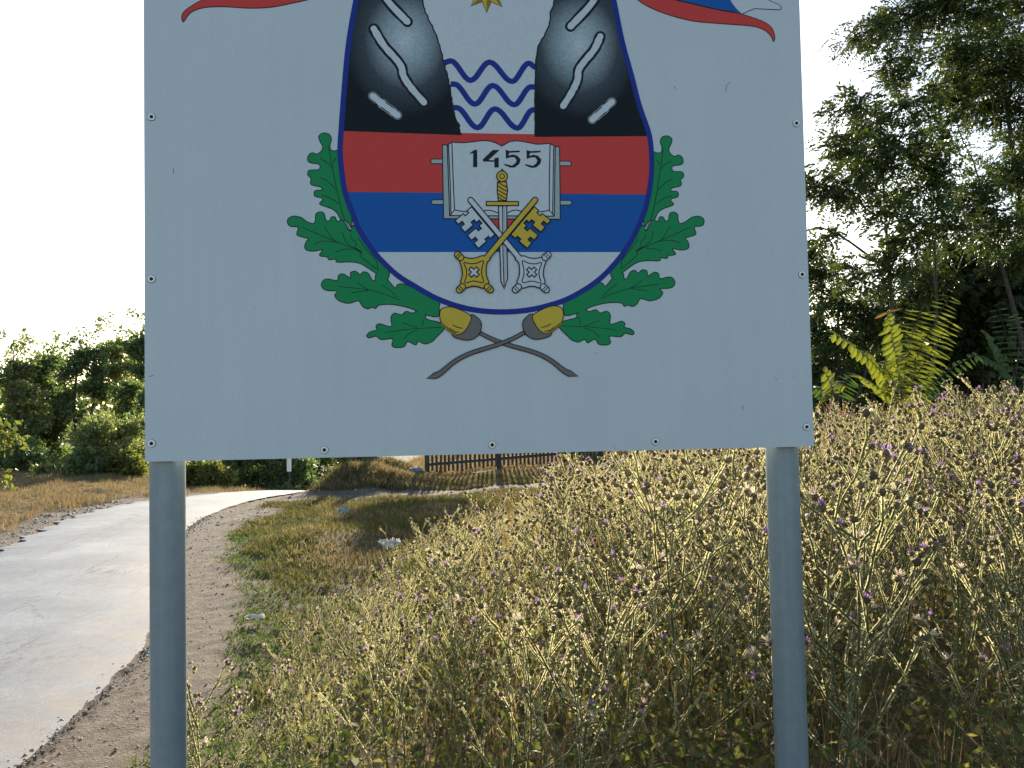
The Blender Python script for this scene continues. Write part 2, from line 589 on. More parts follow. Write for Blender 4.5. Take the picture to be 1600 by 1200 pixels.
# dry stalk grass between the thistles
P = scatter(70000, -1.4, 10.5, 2.75, 15.5, 21, lambda x, y, g: in_view(x, y, .12) & (x > np.maximum(-.6, -.5 + .36 * (y - 7.5)) + .4 * wob(x, y, 1.8)) & (wob(x, y, 1.9) - .6 * (y < 5) > g.uniform(-1.2, .6, len(x))), 1.0)
V, F = blades(P, .40 + .20 * (P[:, 1] > 6.5) + .14 * wob(P[:, 0], P[:, 1], 2.6), .0045 + .0003 * P[:, 1], .35, .45, 22)
tag(link('dry_stalk_grass', np_mesh('dry_stalk_grass', V, F), mats=[DRY]), 'dry brown grass stalks growing among the thistles', 'grass', kind='stuff')


# stones
def stones(P, size, seed):
    g = np.random.default_rng(seed)
    n = len(P)
    O = np.array([(1, 0, 0), (-1, 0, 0), (0, 1, 0), (0, -1, 0), (0, 0, .75), (0, 0, -.75)], float)
    Fo = np.array([(0, 2, 4), (2, 1, 4), (1, 3, 4), (3, 0, 4), (2, 0, 5), (1, 2, 5), (3, 1, 5), (0, 3, 5)])
    s = (np.broadcast_to(size, n) * g.lognormal(0, .45, n))[:, None, None]
    V = O[None] * (1 + g.normal(0, .25, (n, 6, 3))) * s
    az = g.uniform(0, 6.28, n)
    cz, sz = np.cos(az)[:, None], np.sin(az)[:, None]
    X = V[..., 0] * cz - V[..., 1] * sz
    Y = V[..., 0] * sz + V[..., 1] * cz
    V = np.stack([X, Y, V[..., 2]], -1) + P[:, None, :] + np.array([0, 0, .012])
    return V.reshape(-1, 3), (np.arange(n)[:, None, None] * 6 + Fo[None]).reshape(-1, 3)


STONE = leaf_mat('stone_chip', [(.16, .145, .12), (.24, .22, .19), (.33, .30, .26), (.42, .40, .36)], 0, rough=.85)
P = scatter(6000, -5.8, -1, 2.5, 18, 31, lambda x, y, g: in_view(x, y) & (dirt_mask(x, y) > .4) & (road_dist(x, y)[0] > .02), 1.2)
V, F = stones(P, .0035 + .0004 * P[:, 1], 32)
tag(link('shoulder_gravel', np_mesh('shoulder_gravel', V, F), mats=[STONE]), 'loose gravel on the dirt shoulder beside the road', 'gravel', kind='stuff')
P = scatter(400000, -5.6, -2, 2.5, 14, 33, lambda x, y, g: in_view(x, y) & (np.abs(road_dist(x, y)[0] + .02) < g.exponential(.04, len(x))) & (road_dist(x, y)[1] > 0))
P = P[:1300]
P[:, 2] = np.maximum(P[:, 2] + .01, .0)
V, F = stones(P, .0042 + .0004 * P[:, 1], 34)
tag(link('edge_gravel', np_mesh('edge_gravel', V, F), mats=[STONE]), 'pale stone chips along the crumbled asphalt edge', 'gravel', kind='stuff')
P = scatter(5000, -12, -6, 8, 17, 35, lambda x, y, g: in_view(x, y) & (dirt_mask(x, y) > .3) & (road_dist(x, y)[1] < 0) & (road_dist(x, y)[0] > 0))
V, F = stones(P, .018, 36)
tag(link('roadside_gravel', np_mesh('roadside_gravel', V, F), mats=[STONE]), 'gravel on the bare earth left of the road', 'gravel', kind='stuff')

# ------------------------------------------------------------------ the town sign
SW, SH, STH = 2.04, 2.06, .0818
SP0 = Vector((-1.0862, 2.4588, EYE - .1158))
SU = Vector((math.cos(STH), math.sin(STH), 0))
SN = Vector((math.sin(STH), -math.cos(STH), 0))          # towards the viewer
SC0 = SP0 + SU * (SW / 2)
sign = empty('town_sign', (SC0.x, SC0.y, gz(SC0.x, SC0.y)), STH)
tag(sign, 'large white town sign with coat of arms on two grey steel posts', 'sign')
SZ = sign.location.z


def pl(px, py):
    """Photo pixel -> sign-plane metres (x from the sign's middle, z above its foot)."""
    d = ray(px, py)
    t = (SP0 - EYEV).dot(SN) / d.dot(SN)
    q = EYEV + d * t
    return ((q - SC0).dot(SU), q.z - SZ)


def zr(x0, y0, k):
    return lambda pts: [pl(x0 + x * k, y0 + y * k) for x, y in pts]


Z1, Z2 = zr(220, 0, .3375), zr(740, 0, .3375)
Z3, Z7 = zr(430, 200, .225), zr(780, 200, .225)
Z4, Z5 = zr(670, 200, .15), zr(670, 300, .15)
Z6, Z8 = zr(560, 400, .275), zr(520, 0, .3375)
ZP = zr(0, 0, 1)
PXM = 2.46 / 1300          # metres per photo pixel on the sign


def ink(name, col, rough=.55):
    return flat_mat('print_' + name, col, rough, .05, 90, .18)


I_BLACK, I_WHITE = ink('black', (.012, .014, .02)), ink('white', (.555, .61, .645))
I_NAVY, I_BLUE, I_RED = ink('navy', (.012, .032, .25)), ink('blue', (.006, .10, .38)), ink('red', (.60, .055, .048))
I_GREEN, I_GOLD, I_GREY = ink('green', (.007, .245, .078)), ink('gold', (.60, .43, .05)), ink('grey', (.16, .15, .14))
I_STEEL, I_DKGOLD = ink('steel', (.36, .43, .43)), ink('dark_gold', (.27, .17, .02))
INKS = [I_BLACK, I_WHITE, I_NAVY, I_BLUE, I_RED, I_GREEN, I_GOLD, I_GREY, I_STEEL, I_DKGOLD]
BK, WH, NV, BL, RD, GN, GD, GY_, ST, DG = range(10)
LV = .00022


def offset_poly(P, d):
    P = np.array(P, float)
    ar = .5 * np.sum(P[:, 0] * np.roll(P[:, 1], -1) - np.roll(P[:, 0], -1) * P[:, 1])
    e = np.roll(P, -1, 0) - P
    ln = np.linalg.norm(e, axis=1)[:, None] + 1e-9
    e = e / ln
    nrm = np.stack([e[:, 1], -e[:, 0]], 1) * (1 if ar > 0 else -1)
    n2 = nrm + np.roll(nrm, 1, 0)
    k = np.clip(1 / np.maximum((n2 ** 2).sum(1) / 2, .25), 0, 2.2)[:, None]
    return P + n2 * k * d


def stroke(P, w):
    """Polyline to a closed strip outline; w is one width or one per point (metres)."""
    P = np.array(P, float)
    w = np.broadcast_to(w, len(P)) / 2
    t = np.gradient(P, axis=0)
    t /= np.linalg.norm(t, axis=1)[:, None] + 1e-9
    n = np.stack([-t[:, 1], t[:, 0]], 1)
    a, b = P + n * w[:, None], P - n * w[:, None]
    return [[a[i], a[i + 1], b[i + 1], b[i]] for i in range(len(P) - 1)]


def capsule(p, q, w, n=7):
    p, q = np.array(p), np.array(q)
    d = (q - p) / np.linalg.norm(q - p)
    nn = np.array([-d[1], d[0]])
    out = []
    for c, s in ((q, 1), (p, -1)):
        for k in range(n + 1):
            t = math.pi * (k / n) - math.pi / 2
            out.append(c + (d * math.cos(t) * s + nn * math.sin(t) * s) * w / 2)
    return out


def disc(c, r, n=22, ry=None, rot=0):
    ry = ry or r
    o = []
    for k in range(n):
        t = 2 * math.pi * k / n
        x, y = r * math.cos(t), ry * math.sin(t)
        o.append((c[0] + x * math.cos(rot) - y * math.sin(rot), c[1] + x * math.sin(rot) + y * math.cos(rot)))
    return o


MIRX = (pl(507.6, 208)[0] + pl(1041, 217)[0]) / 2


def mir(P):
    return [(2 * MIRX - x, z) for x, z in P]


class Art:
    """Flat print built from thin layers lying on the panel."""

    def __init__(s):
        s.mb = MB()

    def poly(s, P, ink_i, lev):
        s.mb.face([(x, -.0004 - lev * LV, z) for x, z in P], ink_i)

    def strip(s, P, w, ink_i, lev):
        for q in stroke(P, w):
            s.poly(q, ink_i, lev)

    def outlined(s, P, ink_i, lev, px=1.6):
        s.poly(offset_poly(P, px * PXM * .55), BK, lev)
        s.poly(offset_poly(P, -px * PXM * .45), ink_i, lev + 1)

    def done(s, name, parent, mats=None):
        me = s.mb.mesh(name)
        # face everything towards the viewer
        bm = bmesh.new()
        bm.from_mesh(me)
        bm.normal_update()
        fl = [f for f in bm.faces if f.normal.y > 0]
        bmesh.ops.reverse_faces(bm, faces=fl)
        bm.to_mesh(me)
        bm.free()
        return link(name, me, parent, mats or INKS)


# panel
m, nt, p = new_mat('white_sign_sheet')
co = coords(nt)
n1, n2 = noise(nt, 2.2, 5, .6, co), noise(nt, 160, 2, .5, co)
r1 = ramp(nt, [(.3, (.525, .585, .62)), (.7, (.56, .615, .65))], n1.outputs[0])
r2 = ramp(nt, [(.3, (.94, .94, .94)), (.7, (1.03, 1.03, 1.03))], n2.outputs[0])
stv = nt.nodes.new('ShaderNodeMapping')
stv.inputs['Scale'].default_value = (14, 1, .7)
nt.links.new(co, stv.inputs[0])
n4 = noise(nt, 1.5, 5, .65, stv.outputs[0])
r4 = ramp(nt, [(.35, (.98, .977, .972)), (.6, (1, 1, 1))], n4.outputs[0])
sp = noise(nt, 38, 2, .5, co)
r5 = ramp(nt, [(.74, (1, 1, 1)), (.79, (.6, .57, .52))], sp.outputs[0])
cc = mixc(nt, 1.0, mixc(nt, 1.0, r1.outputs[0], r2.outputs[0], 'MULTIPLY'), r4.outputs[0], 'MULTIPLY')
cc = mixc(nt, 1.0, cc, r5.outputs[0], 'MULTIPLY')
nt.links.new(cc, p.inputs['Base Color'])
p.inputs['Roughness'].default_value = .45
p.inputs['Specular IOR Level'].default_value = .3
bump(nt, p, n1.outputs[0], .12, .01)
SHEET = m
ZB = SP0.z - SZ
mb = MB()
bm = bmesh.new()
bmesh.ops.create_grid(bm, x_segments=24, y_segments=24, size=.5)
for v in bm.verts:
    v.co = Vector((v.co.x * SW, 0, ZB + (v.co.y + .5) * SH))
ret = bmesh.ops.extrude_face_region(bm, geom=bm.faces[:])
for g in ret['geom']:
    if isinstance(g, bmesh.types.BMVert):
        g.co.y += .022
bmesh.ops.recalc_face_normals(bm, faces=bm.faces)
pm_ = bpy.data.meshes.new('panel')
bm.to_mesh(pm_)
bm.free()
panel = link('panel', pm_, sign, [SHEET])

# screws with washers
m, nt, p = new_mat('screw_steel')
n1 = noise(nt, 200, 2, .5, coords(nt))
nt.links.new(ramp(nt, [(.3, (.75, .75, .73)), (.7, (.88, .88, .86))], n1.outputs[0]).outputs[0], p.inputs['Base Color'])
p.inputs['Metallic'].default_value = .2
p.inputs['Roughness'].default_value = .4
SCREW = m
SLOT = flat_mat('screw_recess', (.02, .02, .02), .8)
mb = MB()
mb.tube([(0, 0, 0), (0, -.0012, 0)], [.0122, .0118], 16, 2, True)
mb.tube([(0, -.0012, 0), (0, -.0030, 0), (0, -.0034, 0)], [.0106, .0106, .0092], 16, 0, True)
mb.tube([(0, -.0034, 0), (0, -.005, 0), (0, -.0062, 0)], [.0056, .0052, .0044], 12, 1, True)
mb.tube([(0, -.0062, 0), (0, -.0066, 0)], [.0030, .0030], 8, 1, True)
sme = mb.mesh('screw')
sme.materials.append(SCREW)
sme.materials.append(SLOT)
sme.materials.append(flat_mat('screw_rim', (.16, .16, .16), .6))  # dark disc beneath the washer, its shadow put in as colour
spots = [pl(*q) for q in ((237, 183), (237, 436), (237, 693), (507, 703), (769, 695), (1024, 690), (1260, 667), (1253, 429), (1244, 193))]
lx, rx = spots[0][0], spots[8][0]
spots += [(lx, ZB + .057 + .486 * k) for k in (3, 4)] + [(rx, ZB + .057 + .486 * k) for k in (3, 4)]
spots += [(x, ZB + SH - .03) for x in (spots[3][0], spots[4][0], spots[5][0])]
for x, z in spots:
    o = bpy.data.objects.new('screw', sme)
    COL.objects.link(o)
    o.parent = panel
    o.location = (x, 0, z)

# posts
m, nt, p = new_mat('galvanised_post')
co = coords(nt)
n1 = noise(nt, 25, 5, .7, co)
mp = nt.nodes.new('ShaderNodeMapping')
mp.inputs['Scale'].default_value = (30, 30, .8)
nt.links.new(co, mp.inputs[0])
n2 = noise(nt, 2, 4, .6, mp.outputs[0])
r1 = ramp(nt, [(.3, (.21, .265, .295)), (.7, (.255, .31, .34))], n1.outputs[0])
r2 = ramp(nt, [(.3, (.92, .92, .92)), (.7, (1.04, 1.04, 1.04))], n2.outputs[0])
rust = ramp(nt, [(.70, (0, 0, 0)), (.80, (.7, .7, .7))], noise(nt, 9, 5, .7, co).outputs[0])
nt.links.new(mixc(nt, rust.outputs[0], mixc(nt, 1.0, r1.outputs[0], r2.outputs[0], 'MULTIPLY'), (.12, .085, .055)), p.inputs['Base Color'])
p.inputs['Roughness'].default_value = .42
p.inputs['Metallic'].default_value = .25
bump(nt, p, n1.outputs[0], .15, .002)
POST = m
for px, off in ((264.5, .075), (1224.0, .075)):
    x = pl(px, 730)[0] * (1 + off / 2.46)
    mb = MB()
    zs = np.linspace(-.35, ZB + SH - .05, 14)
    mb.tube([(x, off, z) for z in zs], [.0515] * 14, 28, 0, True)
    link('post', mb.mesh('post', True), sign, [POST])

# --- coat of arms
outer_px = [(552, 0), (540.6, 67), (534, 135), (529, 202), (527.2, 236), (530, 270), (536, 305), (547, 335), (557, 360), (574, 387), (592, 409), (619, 434), (646, 451), (678, 469), (714, 482.5), (752, 490), (794, 491.5), (835, 487), (876, 476), (906, 462), (937.5, 441), (964.5, 414), (985, 386), (1000.5, 357), (1012, 328), (1018, 301), (1021.5, 275), (1022, 245), (1018, 209), (1003, 165), (990, 115), (976, 64), (963, 0), (948, -70), (915, -125), (850, -160), (760, -172), (670, -160), (600, -125), (566, -70)]
outer = catmull(ZP(outer_px), 4, True)
inner = offset_poly(outer, -8.8 * PXM)


def clip(P, z0, z1=None):
    """Keep the part of P with z below z0 line (function of x) or above z1."""
    def half(P, f):
        out = []
        n = len(P)
        for i in range(n):
            a_, b_ = P[i], P[(i + 1) % n]
            fa, fb = f(a_), f(b_)
            if fa >= 0:
                out.append(tuple(a_))
            if (fa >= 0) != (fb >= 0):
                t = fa / (fa - fb)
                out.append((a_[0] + t * (b_[0] - a_[0]), a_[1] + t * (b_[1] - a_[1])))
        return out
    Q = [tuple(q) for q in P]
    if z0 is not None:
        Q = half(Q, lambda q: z0(q[0]) - q[1])
    if z1 is not None:
        Q = half(Q, lambda q: q[1] - z1(q[0]))
    return Q


def line(a_, b_):
    (x0, y0), (x1, y1) = pl(*a_), pl(*b_)
    return lambda x: y0 + (y1 - y0) * (x - x0) / (x1 - x0)


zA, zB_, zC = line((538, 205), (1012, 213)), line((542, 300), (1010, 304)), line((591, 394), (965, 394))
A_ = Art()
A_.poly(outer, NV, 4)
A_.poly(inner, WH, 5)
arms = A_.done('coat_of_arms', sign)
A_ = Art()
A_.poly(clip(inner, zA, zB_), RD, 6)
A_.done('red_band', arms)
A_ = Art()
A_.poly(clip(inner, zB_, zC), BL, 6)
A_.done('blue_band', arms)


# rocks with airbrushed light, and the white slots cut in them
def rock_mat(name, c, rad):
    m, nt, p = new_mat(name)
    co = coords(nt)
    mp = nt.nodes.new('ShaderNodeMapping')
    mp.inputs['Location'].default_value = (-c[0], 0, -c[1])
    nt.links.new(co, mp.inputs[0])
    sc = nt.nodes.new('ShaderNodeVectorMath')
    sc.operation = 'MULTIPLY'
    sc.inputs[1].default_value = (1 / rad, 0, .8 / rad)
    nt.links.new(mp.outputs[0], sc.inputs[0])
    ln = nt.nodes.new('ShaderNodeVectorMath')
    ln.operation = 'LENGTH'
    nt.links.new(sc.outputs[0], ln.inputs[0])
    r = ramp(nt, [(0, (.50, .57, .61)), (.3, (.30, .38, .42)), (.65, (.05, .07, .085)), (1, (.006, .010, .014))], ln.outputs['Value'])
    n = noise(nt, 120, 2, .5, co)
    r2 = ramp(nt, [(.3, (.85, .85, .85)), (.7, (1.12, 1.12, 1.12))], n.outputs[0])
    nt.links.new(mixc(nt, 1.0, r.outputs[0], r2.outputs[0], 'MULTIPLY'), p.inputs['Base Color'])
    p.inputs['Roughness'].default_value = .55
    p.inputs['Specular IOR Level'].default_value = .15
    return m


def jag(P, amp, seed):
    g = np.random.default_rng(seed)
    P = catmull(P, 5)
    return [tuple(q + g.normal(0, amp, 2)) for q in P]


Lrock = jag(Z8([(385, -420), (395, -200), (415, 0), (430, 60), (460, 120), (490, 200), (510, 270), (525, 330), (540, 400), (552, 470), (565, 540), (585, 585), (593, 625)]), .0011, 3)
Rrock = jag(Z8([(1075, -420), (1050, -200), (1025, 0), (1010, 50), (1000, 120), (970, 180), (945, 240), (940, 320), (938, 400), (936, 480), (935, 550), (938, 635)]), .0011, 4)
inn = [tuple(q) for q in inner]
inb = clip(inner, line((550, -118), (960, -118)), zA)
xm = MIRX
leftb = sorted([q for q in inb if q[0] < Lrock[0][0] - .02], key=lambda q: q[1])
rightb = sorted([q for q in inb if q[0] > Rrock[0][0] + .02], key=lambda q: q[1])
slots = {'l': [[(240, -15), (275, 30), (345, 102)], [(190, 135), (235, 210), (290, 272), (318, 312), (328, 355), (365, 410), (422, 475)], [(185, 446), (240, 490), (300, 535)]],
         'r': [[(1215, -8), (1180, 40), (1100, 124)], [(1238, 170), (1210, 230), (1165, 285), (1138, 325), (1132, 372), (1105, 430), (1066, 492)], [(1292, 472), (1250, 512), (1200, 555)]]}
for key, rk, bd, gc in (('l', Lrock, leftb, (335, 190)), ('r', Rrock, rightb, (1140, 205))):
    A_ = Art()
    RM = rock_mat('print_rock_' + key, Z8([gc])[0], .19)
    P = rk + bd
    A_.poly(P, len(INKS), 7)
    ew = offset_poly(P, 0)
    A_.strip([q for q in rk], 2.2 * PXM, BK, 8)
    for k, sl in enumerate(slots[key]):
        P = np.array(Z8(sl))
        P = catmull(P, 5)
        g = np.random.default_rng(k)

        def fat(w):
            n_ = np.gradient(P, axis=0)
            n_ /= np.linalg.norm(n_, axis=1)[:, None]
            nn_ = np.stack([-n_[:, 1], n_[:, 0]], 1)
            j = g.normal(0, .0007, (len(P), 1))
            L_, R_ = P + nn_ * (w / 2 + j), P - nn_ * (w / 2 + j)
            c0 = [P[-1] + (n_[-1] * math.cos(t) + nn_[-1] * math.sin(t)) * w / 2 for t in np.linspace(math.pi / 2, -math.pi / 2, 7)]
            c1 = [P[0] + (-n_[0] * math.cos(t) - nn_[0] * math.sin(t)) * w / 2 for t in np.linspace(math.pi / 2, -math.pi / 2, 7)]
            return list(L_) + c0 + list(R_)[::-1] + c1
        A_.poly(fat((18.5 if k < 2 else 14.5) * PXM), ST if k == 2 else BK, 8.5)
        if k == 2:
            A_.poly(fat(13 * PXM), BK, 9)
        A_.poly(fat(10.4 * PXM), WH, 10)
    A_.done('rock', arms, INKS + [RM])

# waves
def cosine(P, n=8):
    out = []
    for (x0, y0), (x1, y1) in zip(P[:-1], P[1:]):
        out += [(x0 + (x1 - x0) * k / n, y0 + (y1 - y0) * (1 - math.cos(math.pi * k / n)) / 2) for k in range(n)]
    return out + [P[-1]]


for pts in ([(516, 291), (545, 283), (638, 373), (725, 289), (830, 378), (907, 294), (942, 314)],
            [(545, 391), (562, 390), (658, 483), (740, 397), (840, 486), (917, 403), (940, 405)],
            [(556, 500), (572, 499), (670, 592), (750, 505), (855, 594), (925, 510), (938, 508)]):
    A_ = Art()
    A_.strip(Z8(cosine(pts)), 9.2 * PXM, NV, 6.5)
    A_.done('wave', arms)
# gold star
A_ = Art()
cx, cz = Z8([(711, -40)])[0]
P = []
for k in range(16):
    t = -math.pi / 2 + k * math.pi / 8
    r_ = (36 if k % 2 == 0 else 19) * PXM
    P.append((cx + r_ * math.cos(t), cz + r_ * math.sin(t)))
A_.outlined(P, GD, 7, 1.2)
for k in range(0, 16, 2):
    A_.poly([(cx, cz), P[k], P[(k + 1) % 16]], DG, 9)
A_.done('gold_star', arms)

# open book with clasps and the year
A_ = Art()
for (x0, x1, y) in ((45, 170, 350), (50, 170, 774), (1460, 1330, 372), (1465, 1330, 780)):
    q = Z4([(x0, y), (x1, y)])
    A_.outlined(capsule(q[0], q[1], 7.4 * PXM), ST, 8, 1.5)
A_.outlined(Z4([(142, 178), (182, 178), (240, 240), (1250, 240), (1325, 198), (1360, 200), (1368, 952), (155, 945)]), ST, 10, 1.6)
A_.poly(Z4([(640, 956), (890, 958), (850, 1040), (765, 1100), (690, 1040)]), RD, 10)
page = catmull(Z4([(240, 150), (350, 158), (480, 145), (580, 136), (660, 147), (720, 170)]), 4).tolist() + catmull(Z4([(760, 192), (800, 170), (850, 146), (930, 139), (1030, 155), (1130, 173), (1255, 165)]), 4).tolist() + Z4([(1315, 195), (1305, 920), (218, 914), (193, 182)])
A_.outlined(page, WH, 12, 1.8)
for l_ in ([(240, 152), (252, 500), (268, 855), (222, 910)], [(1262, 168), (1255, 500), (1254, 860), (1303, 916)], [(268, 856), (330, 868), (400, 876)], [(555, 872), (600, 858), (650, 862), (722, 888)], [(815, 888), (870, 862), (920, 858), (975, 874)], [(1150, 878), (1200, 870), (1254, 860)],
           [(205, 180), (222, 560), (232, 905)], [(1300, 196), (1294, 560), (1288, 905)]):
    A_.strip(Z4(l_), 1.7 * PXM, BK, 14)
A_.done('book', arms)
five = [(800, 230), (840, 243), (948, 238), (945, 256), (838, 262), (830, 292), (875, 279), (922, 292), (957, 332), (942, 378), (897, 414), (850, 417), (783, 389), (790, 377), (830, 386), (865, 396), (902, 370), (914, 337), (890, 308), (850, 308), (802, 325)]
for P in ([(425, 266), (470, 234), (503, 228), (505, 412), (460, 412), (462, 266), (430, 272)],
          [(665, 232), (738, 232), (622, 338), (682, 338), (682, 318), (728, 310), (728, 415), (682, 415), (682, 355), (562, 353), (562, 330)],
          five, [(x + 216, y + 2) for x, y in five]):
    A_ = Art()
    A_.poly(Z4(P), BK, 14)
    A_.done('year_numeral', arms)

# sword
A_ = Art()
A_.outlined(Z5([(726, 150), (811, 150), (810, 520), (818, 900), (785, 1008), (752, 930), (736, 500)]), WH, 15, 1.9)
A_.strip(Z5([(768, 150), (770, 520), (776, 820), (784, 990)]), 1.6 * PXM, BK, 17)
A_.strip(Z5([(786, 150), (788, 520), (792, 820), (786, 980)]), 2.2 * PXM, ST, 17)
A_.outlined(Z4([(600, 770), (932, 770), (932, 811), (600, 811)]), GD, 17, 1.9)
A_.outlined(Z4([(716, 565), (806, 565), (818, 650), (806, 762), (724, 762), (713, 650)]), GD, 17, 1.9)
for y in (590, 630, 670, 710, 745):
    A_.strip(Z4([(720, y - 22), (765, y + 8), (810, y + 32 if y < 740 else y + 14)]), 1.7 * PXM, BK, 19)
c0 = Z4([(762, 508)])[0]
A_.outlined(Z4([(745, 455), (762, 432), (780, 455)]), GD, 17, 1.6)
A_.outlined(disc(c0, 8.8 * PXM), GD, 18.5, 1.9)
A_.outlined(disc(c0, 3.9 * PXM), GD, 20.5, 1.4)
A_.done('sword', arms)

# crossed keys
bit = [(-20, 0), (355, 0), (355, 60), (325, 60), (325, 110), (355, 110), (355, 220), (305, 220), (305, 170), (265, 170), (265, 220), (199, 220), (199, 107), (237, 107), (237, 63), (199, 63), (199, 25), (155, 25), (155, 63), (117, 63), (117, 107), (155, 107), (155, 220), (90, 220), (90, 170), (50, 170), (50, 220), (-20, 220), (-20, 110), (10, 110), (10, 60), (-20, 60)]
sx, sy = .642, -.767
bit = [(868 + a_ * sx + b_ * .767, 432 + a_ * sy + b_ * .642) for a_, b_ in bit]
bow = [(560, 668), (500, 688), (430, 696), (352, 682), (322, 715), (343, 790), (350, 870), (333, 950), (385, 1000), (440, 985), (500, 985), (570, 1003), (622, 950), (600, 880), (595, 800), (608, 735), (640, 695)]
frame = [(365, 738), (430, 752), (500, 745), (567, 720), (552, 800), (552, 870), (567, 947), (470, 930), (375, 950), (392, 880), (390, 810)]
for mirror, col, lv in ((True, WH, 20), (False, GD, 26)):
    T = (lambda P: Z5([(1540 - x, y) for x, y in P])) if mirror else Z5
    A_ = Art()
    A_.outlined(T(bit), col, lv, 1.8)
    q = T([(1105, 88), (585, 708)])
    A_.outlined(capsule(q[0], q[1], 8.6 * PXM), col, lv + 1, 1.9)
    A_.outlined(catmull(T(bow), 3, True), col, lv + .6, 1.9)
    q2 = T([(1105, 88), (560, 738)])
    A_.poly(capsule(q2[0], q2[1], 6.9 * PXM), col, lv + 2.2)
    fr = catmull(T(frame), 3, True)
    A_.strip(list(fr) + [fr[0]], 1.7 * PXM, BK, lv + 2.6)
    for (kx, ky, dx, dy) in ((312, 668, -.72, -.69), (330, 1010, -.72, .69), (628, 1010, .72, .69)):
        e = T([(kx - dx * 26, ky - dy * 26), (kx + dx * 14, ky + dy * 14)])
        A_.outlined(capsule(e[0], e[1], 10.5 * PXM), col, lv + 2.4, 1.8)
        for o_ in (-12, 12):
            f_ = T([(kx + dx * o_ - dy * 34, ky + dy * o_ + dx * 34), (kx + dx * o_ + dy * 34, ky + dy * o_ - dx * 34)])
            A_.strip(f_, 1.5 * PXM, BK, lv + 4)
    X = T([(470, 838)])[0]
    h, w_ = 8.6 * PXM, 2.9 * PXM
    cr = [(-w_, -h), (w_, -h), (w_, -w_), (h, -w_), (h, w_), (w_, w_), (w_, h), (-w_, h), (-w_, w_), (-h, w_), (-h, -w_), (-w_, -w_)]
    c45 = .7071
    A_.outlined([(X[0] + (a_ - b_) * c45, X[1] + (a_ + b_) * c45) for a_, b_ in cr], WH, lv + 3, 2.0)
    A_.done('key', arms)

# oak leaves (left ones traced, right ones their mirror image)
leaf1 = [(345, 35), (375, 45), (390, 75), (380, 120), (385, 150), (410, 160), (450, 165), (470, 330), (500, 450), (530, 590), (530, 690), (500, 650), (455, 635), (430, 590), (390, 560), (320, 535), (310, 520), (330, 500), (320, 485), (280, 475), (270, 455), (280, 435), (325, 430), (315, 410), (255, 395), (245, 375), (250, 350), (228, 330), (228, 305), (245, 292), (300, 290), (312, 270), (300, 250), (240, 240), (225, 215), (235, 185), (260, 172), (290, 182), (320, 160), (330, 130), (310, 90), (303, 60), (320, 40)]
leaf2 = [(85, 650), (95, 625), (130, 612), (180, 622), (220, 650), (265, 665), (280, 640), (282, 600), (310, 582), (340, 595), (352, 640), (375, 645), (390, 620), (415, 618), (432, 650), (470, 640), (520, 720), (545, 675), (620, 780), (720, 900), (790, 980), (775, 1055), (700, 1010), (600, 945), (520, 930), (430, 932), (420, 910), (375, 915), (360, 895), (315, 890), (310, 875), (330, 845), (270, 855), (225, 850), (205, 830), (215, 790), (230, 770), (165, 750), (150, 735), (160, 690), (120, 685), (95, 675)]
leaf3p = [(502, 445), (505.5, 438), (513, 436), (527, 438.5), (529, 430.6), (536, 428), (547, 434), (548, 426), (556, 424), (563, 429.5), (567, 425), (574, 426), (578.5, 432), (581, 437), (586, 438), (588, 428), (601, 432), (617, 450), (621, 445), (632, 444), (655, 455), (685, 470), (686, 480), (684, 495), (659, 490), (642, 482), (615, 476), (593, 476.5), (587, 482), (582, 480), (574, 482.5), (566, 478), (560, 470), (545, 474), (530, 470), (523, 461), (528, 455), (512, 454), (505, 451)]
leaf4 = [(48, 450), (70, 430), (105, 420), (100, 400), (120, 385), (170, 400), (190, 395), (185, 350), (205, 325), (245, 335), (270, 315), (310, 325), (340, 310), (380, 335), (390, 360), (470, 380), (490, 410), (440, 465), (420, 485), (380, 500), (340, 485), (325, 505), (280, 485), (260, 515), (210, 520), (190, 505), (195, 470), (130, 475), (100, 455), (60, 465)]
veins = {0: [[(370, 130), (395, 260), (430, 440), (470, 600), (525, 720)], [(315, 215), (360, 240), (392, 272)], [(310, 345), (370, 375), (422, 430)], [(320, 465), (390, 490), (437, 525)], [(425, 205), (412, 225), (403, 245)]],
         1: [[(190, 690), (400, 780), (540, 835), (600, 870)], [(340, 680), (370, 730), (412, 782)], [(270, 805), (340, 785), (440, 795)], [(415, 865), (470, 845), (535, 840)], [(465, 720), (500, 800), (595, 860)], [(525, 740), (530, 770), (565, 800), (555, 830), (600, 860), (590, 885), (640, 930), (720, 990)], [(580, 770), (640, 850), (700, 920), (715, 985)]],
         2: [[(440, 1100), (650, 1125), (760, 1155), (870, 1195)], [(565, 1070), (600, 1095), (645, 1122)], [(745, 1090), (800, 1130), (850, 1175)], [(530, 1145), (590, 1135), (645, 1130)]],
         3: [[(150, 435), (300, 415), (470, 405)], [(250, 380), (290, 392), (340, 410)], [(375, 355), (365, 380), (362, 400)], [(255, 475), (290, 440), (340, 420)]]}
leaves = [Z3(leaf1), Z3(leaf2), ZP(leaf3p), Z6(leaf4)]
vz = {0: Z3, 1: Z3, 2: Z3, 3: Z6}
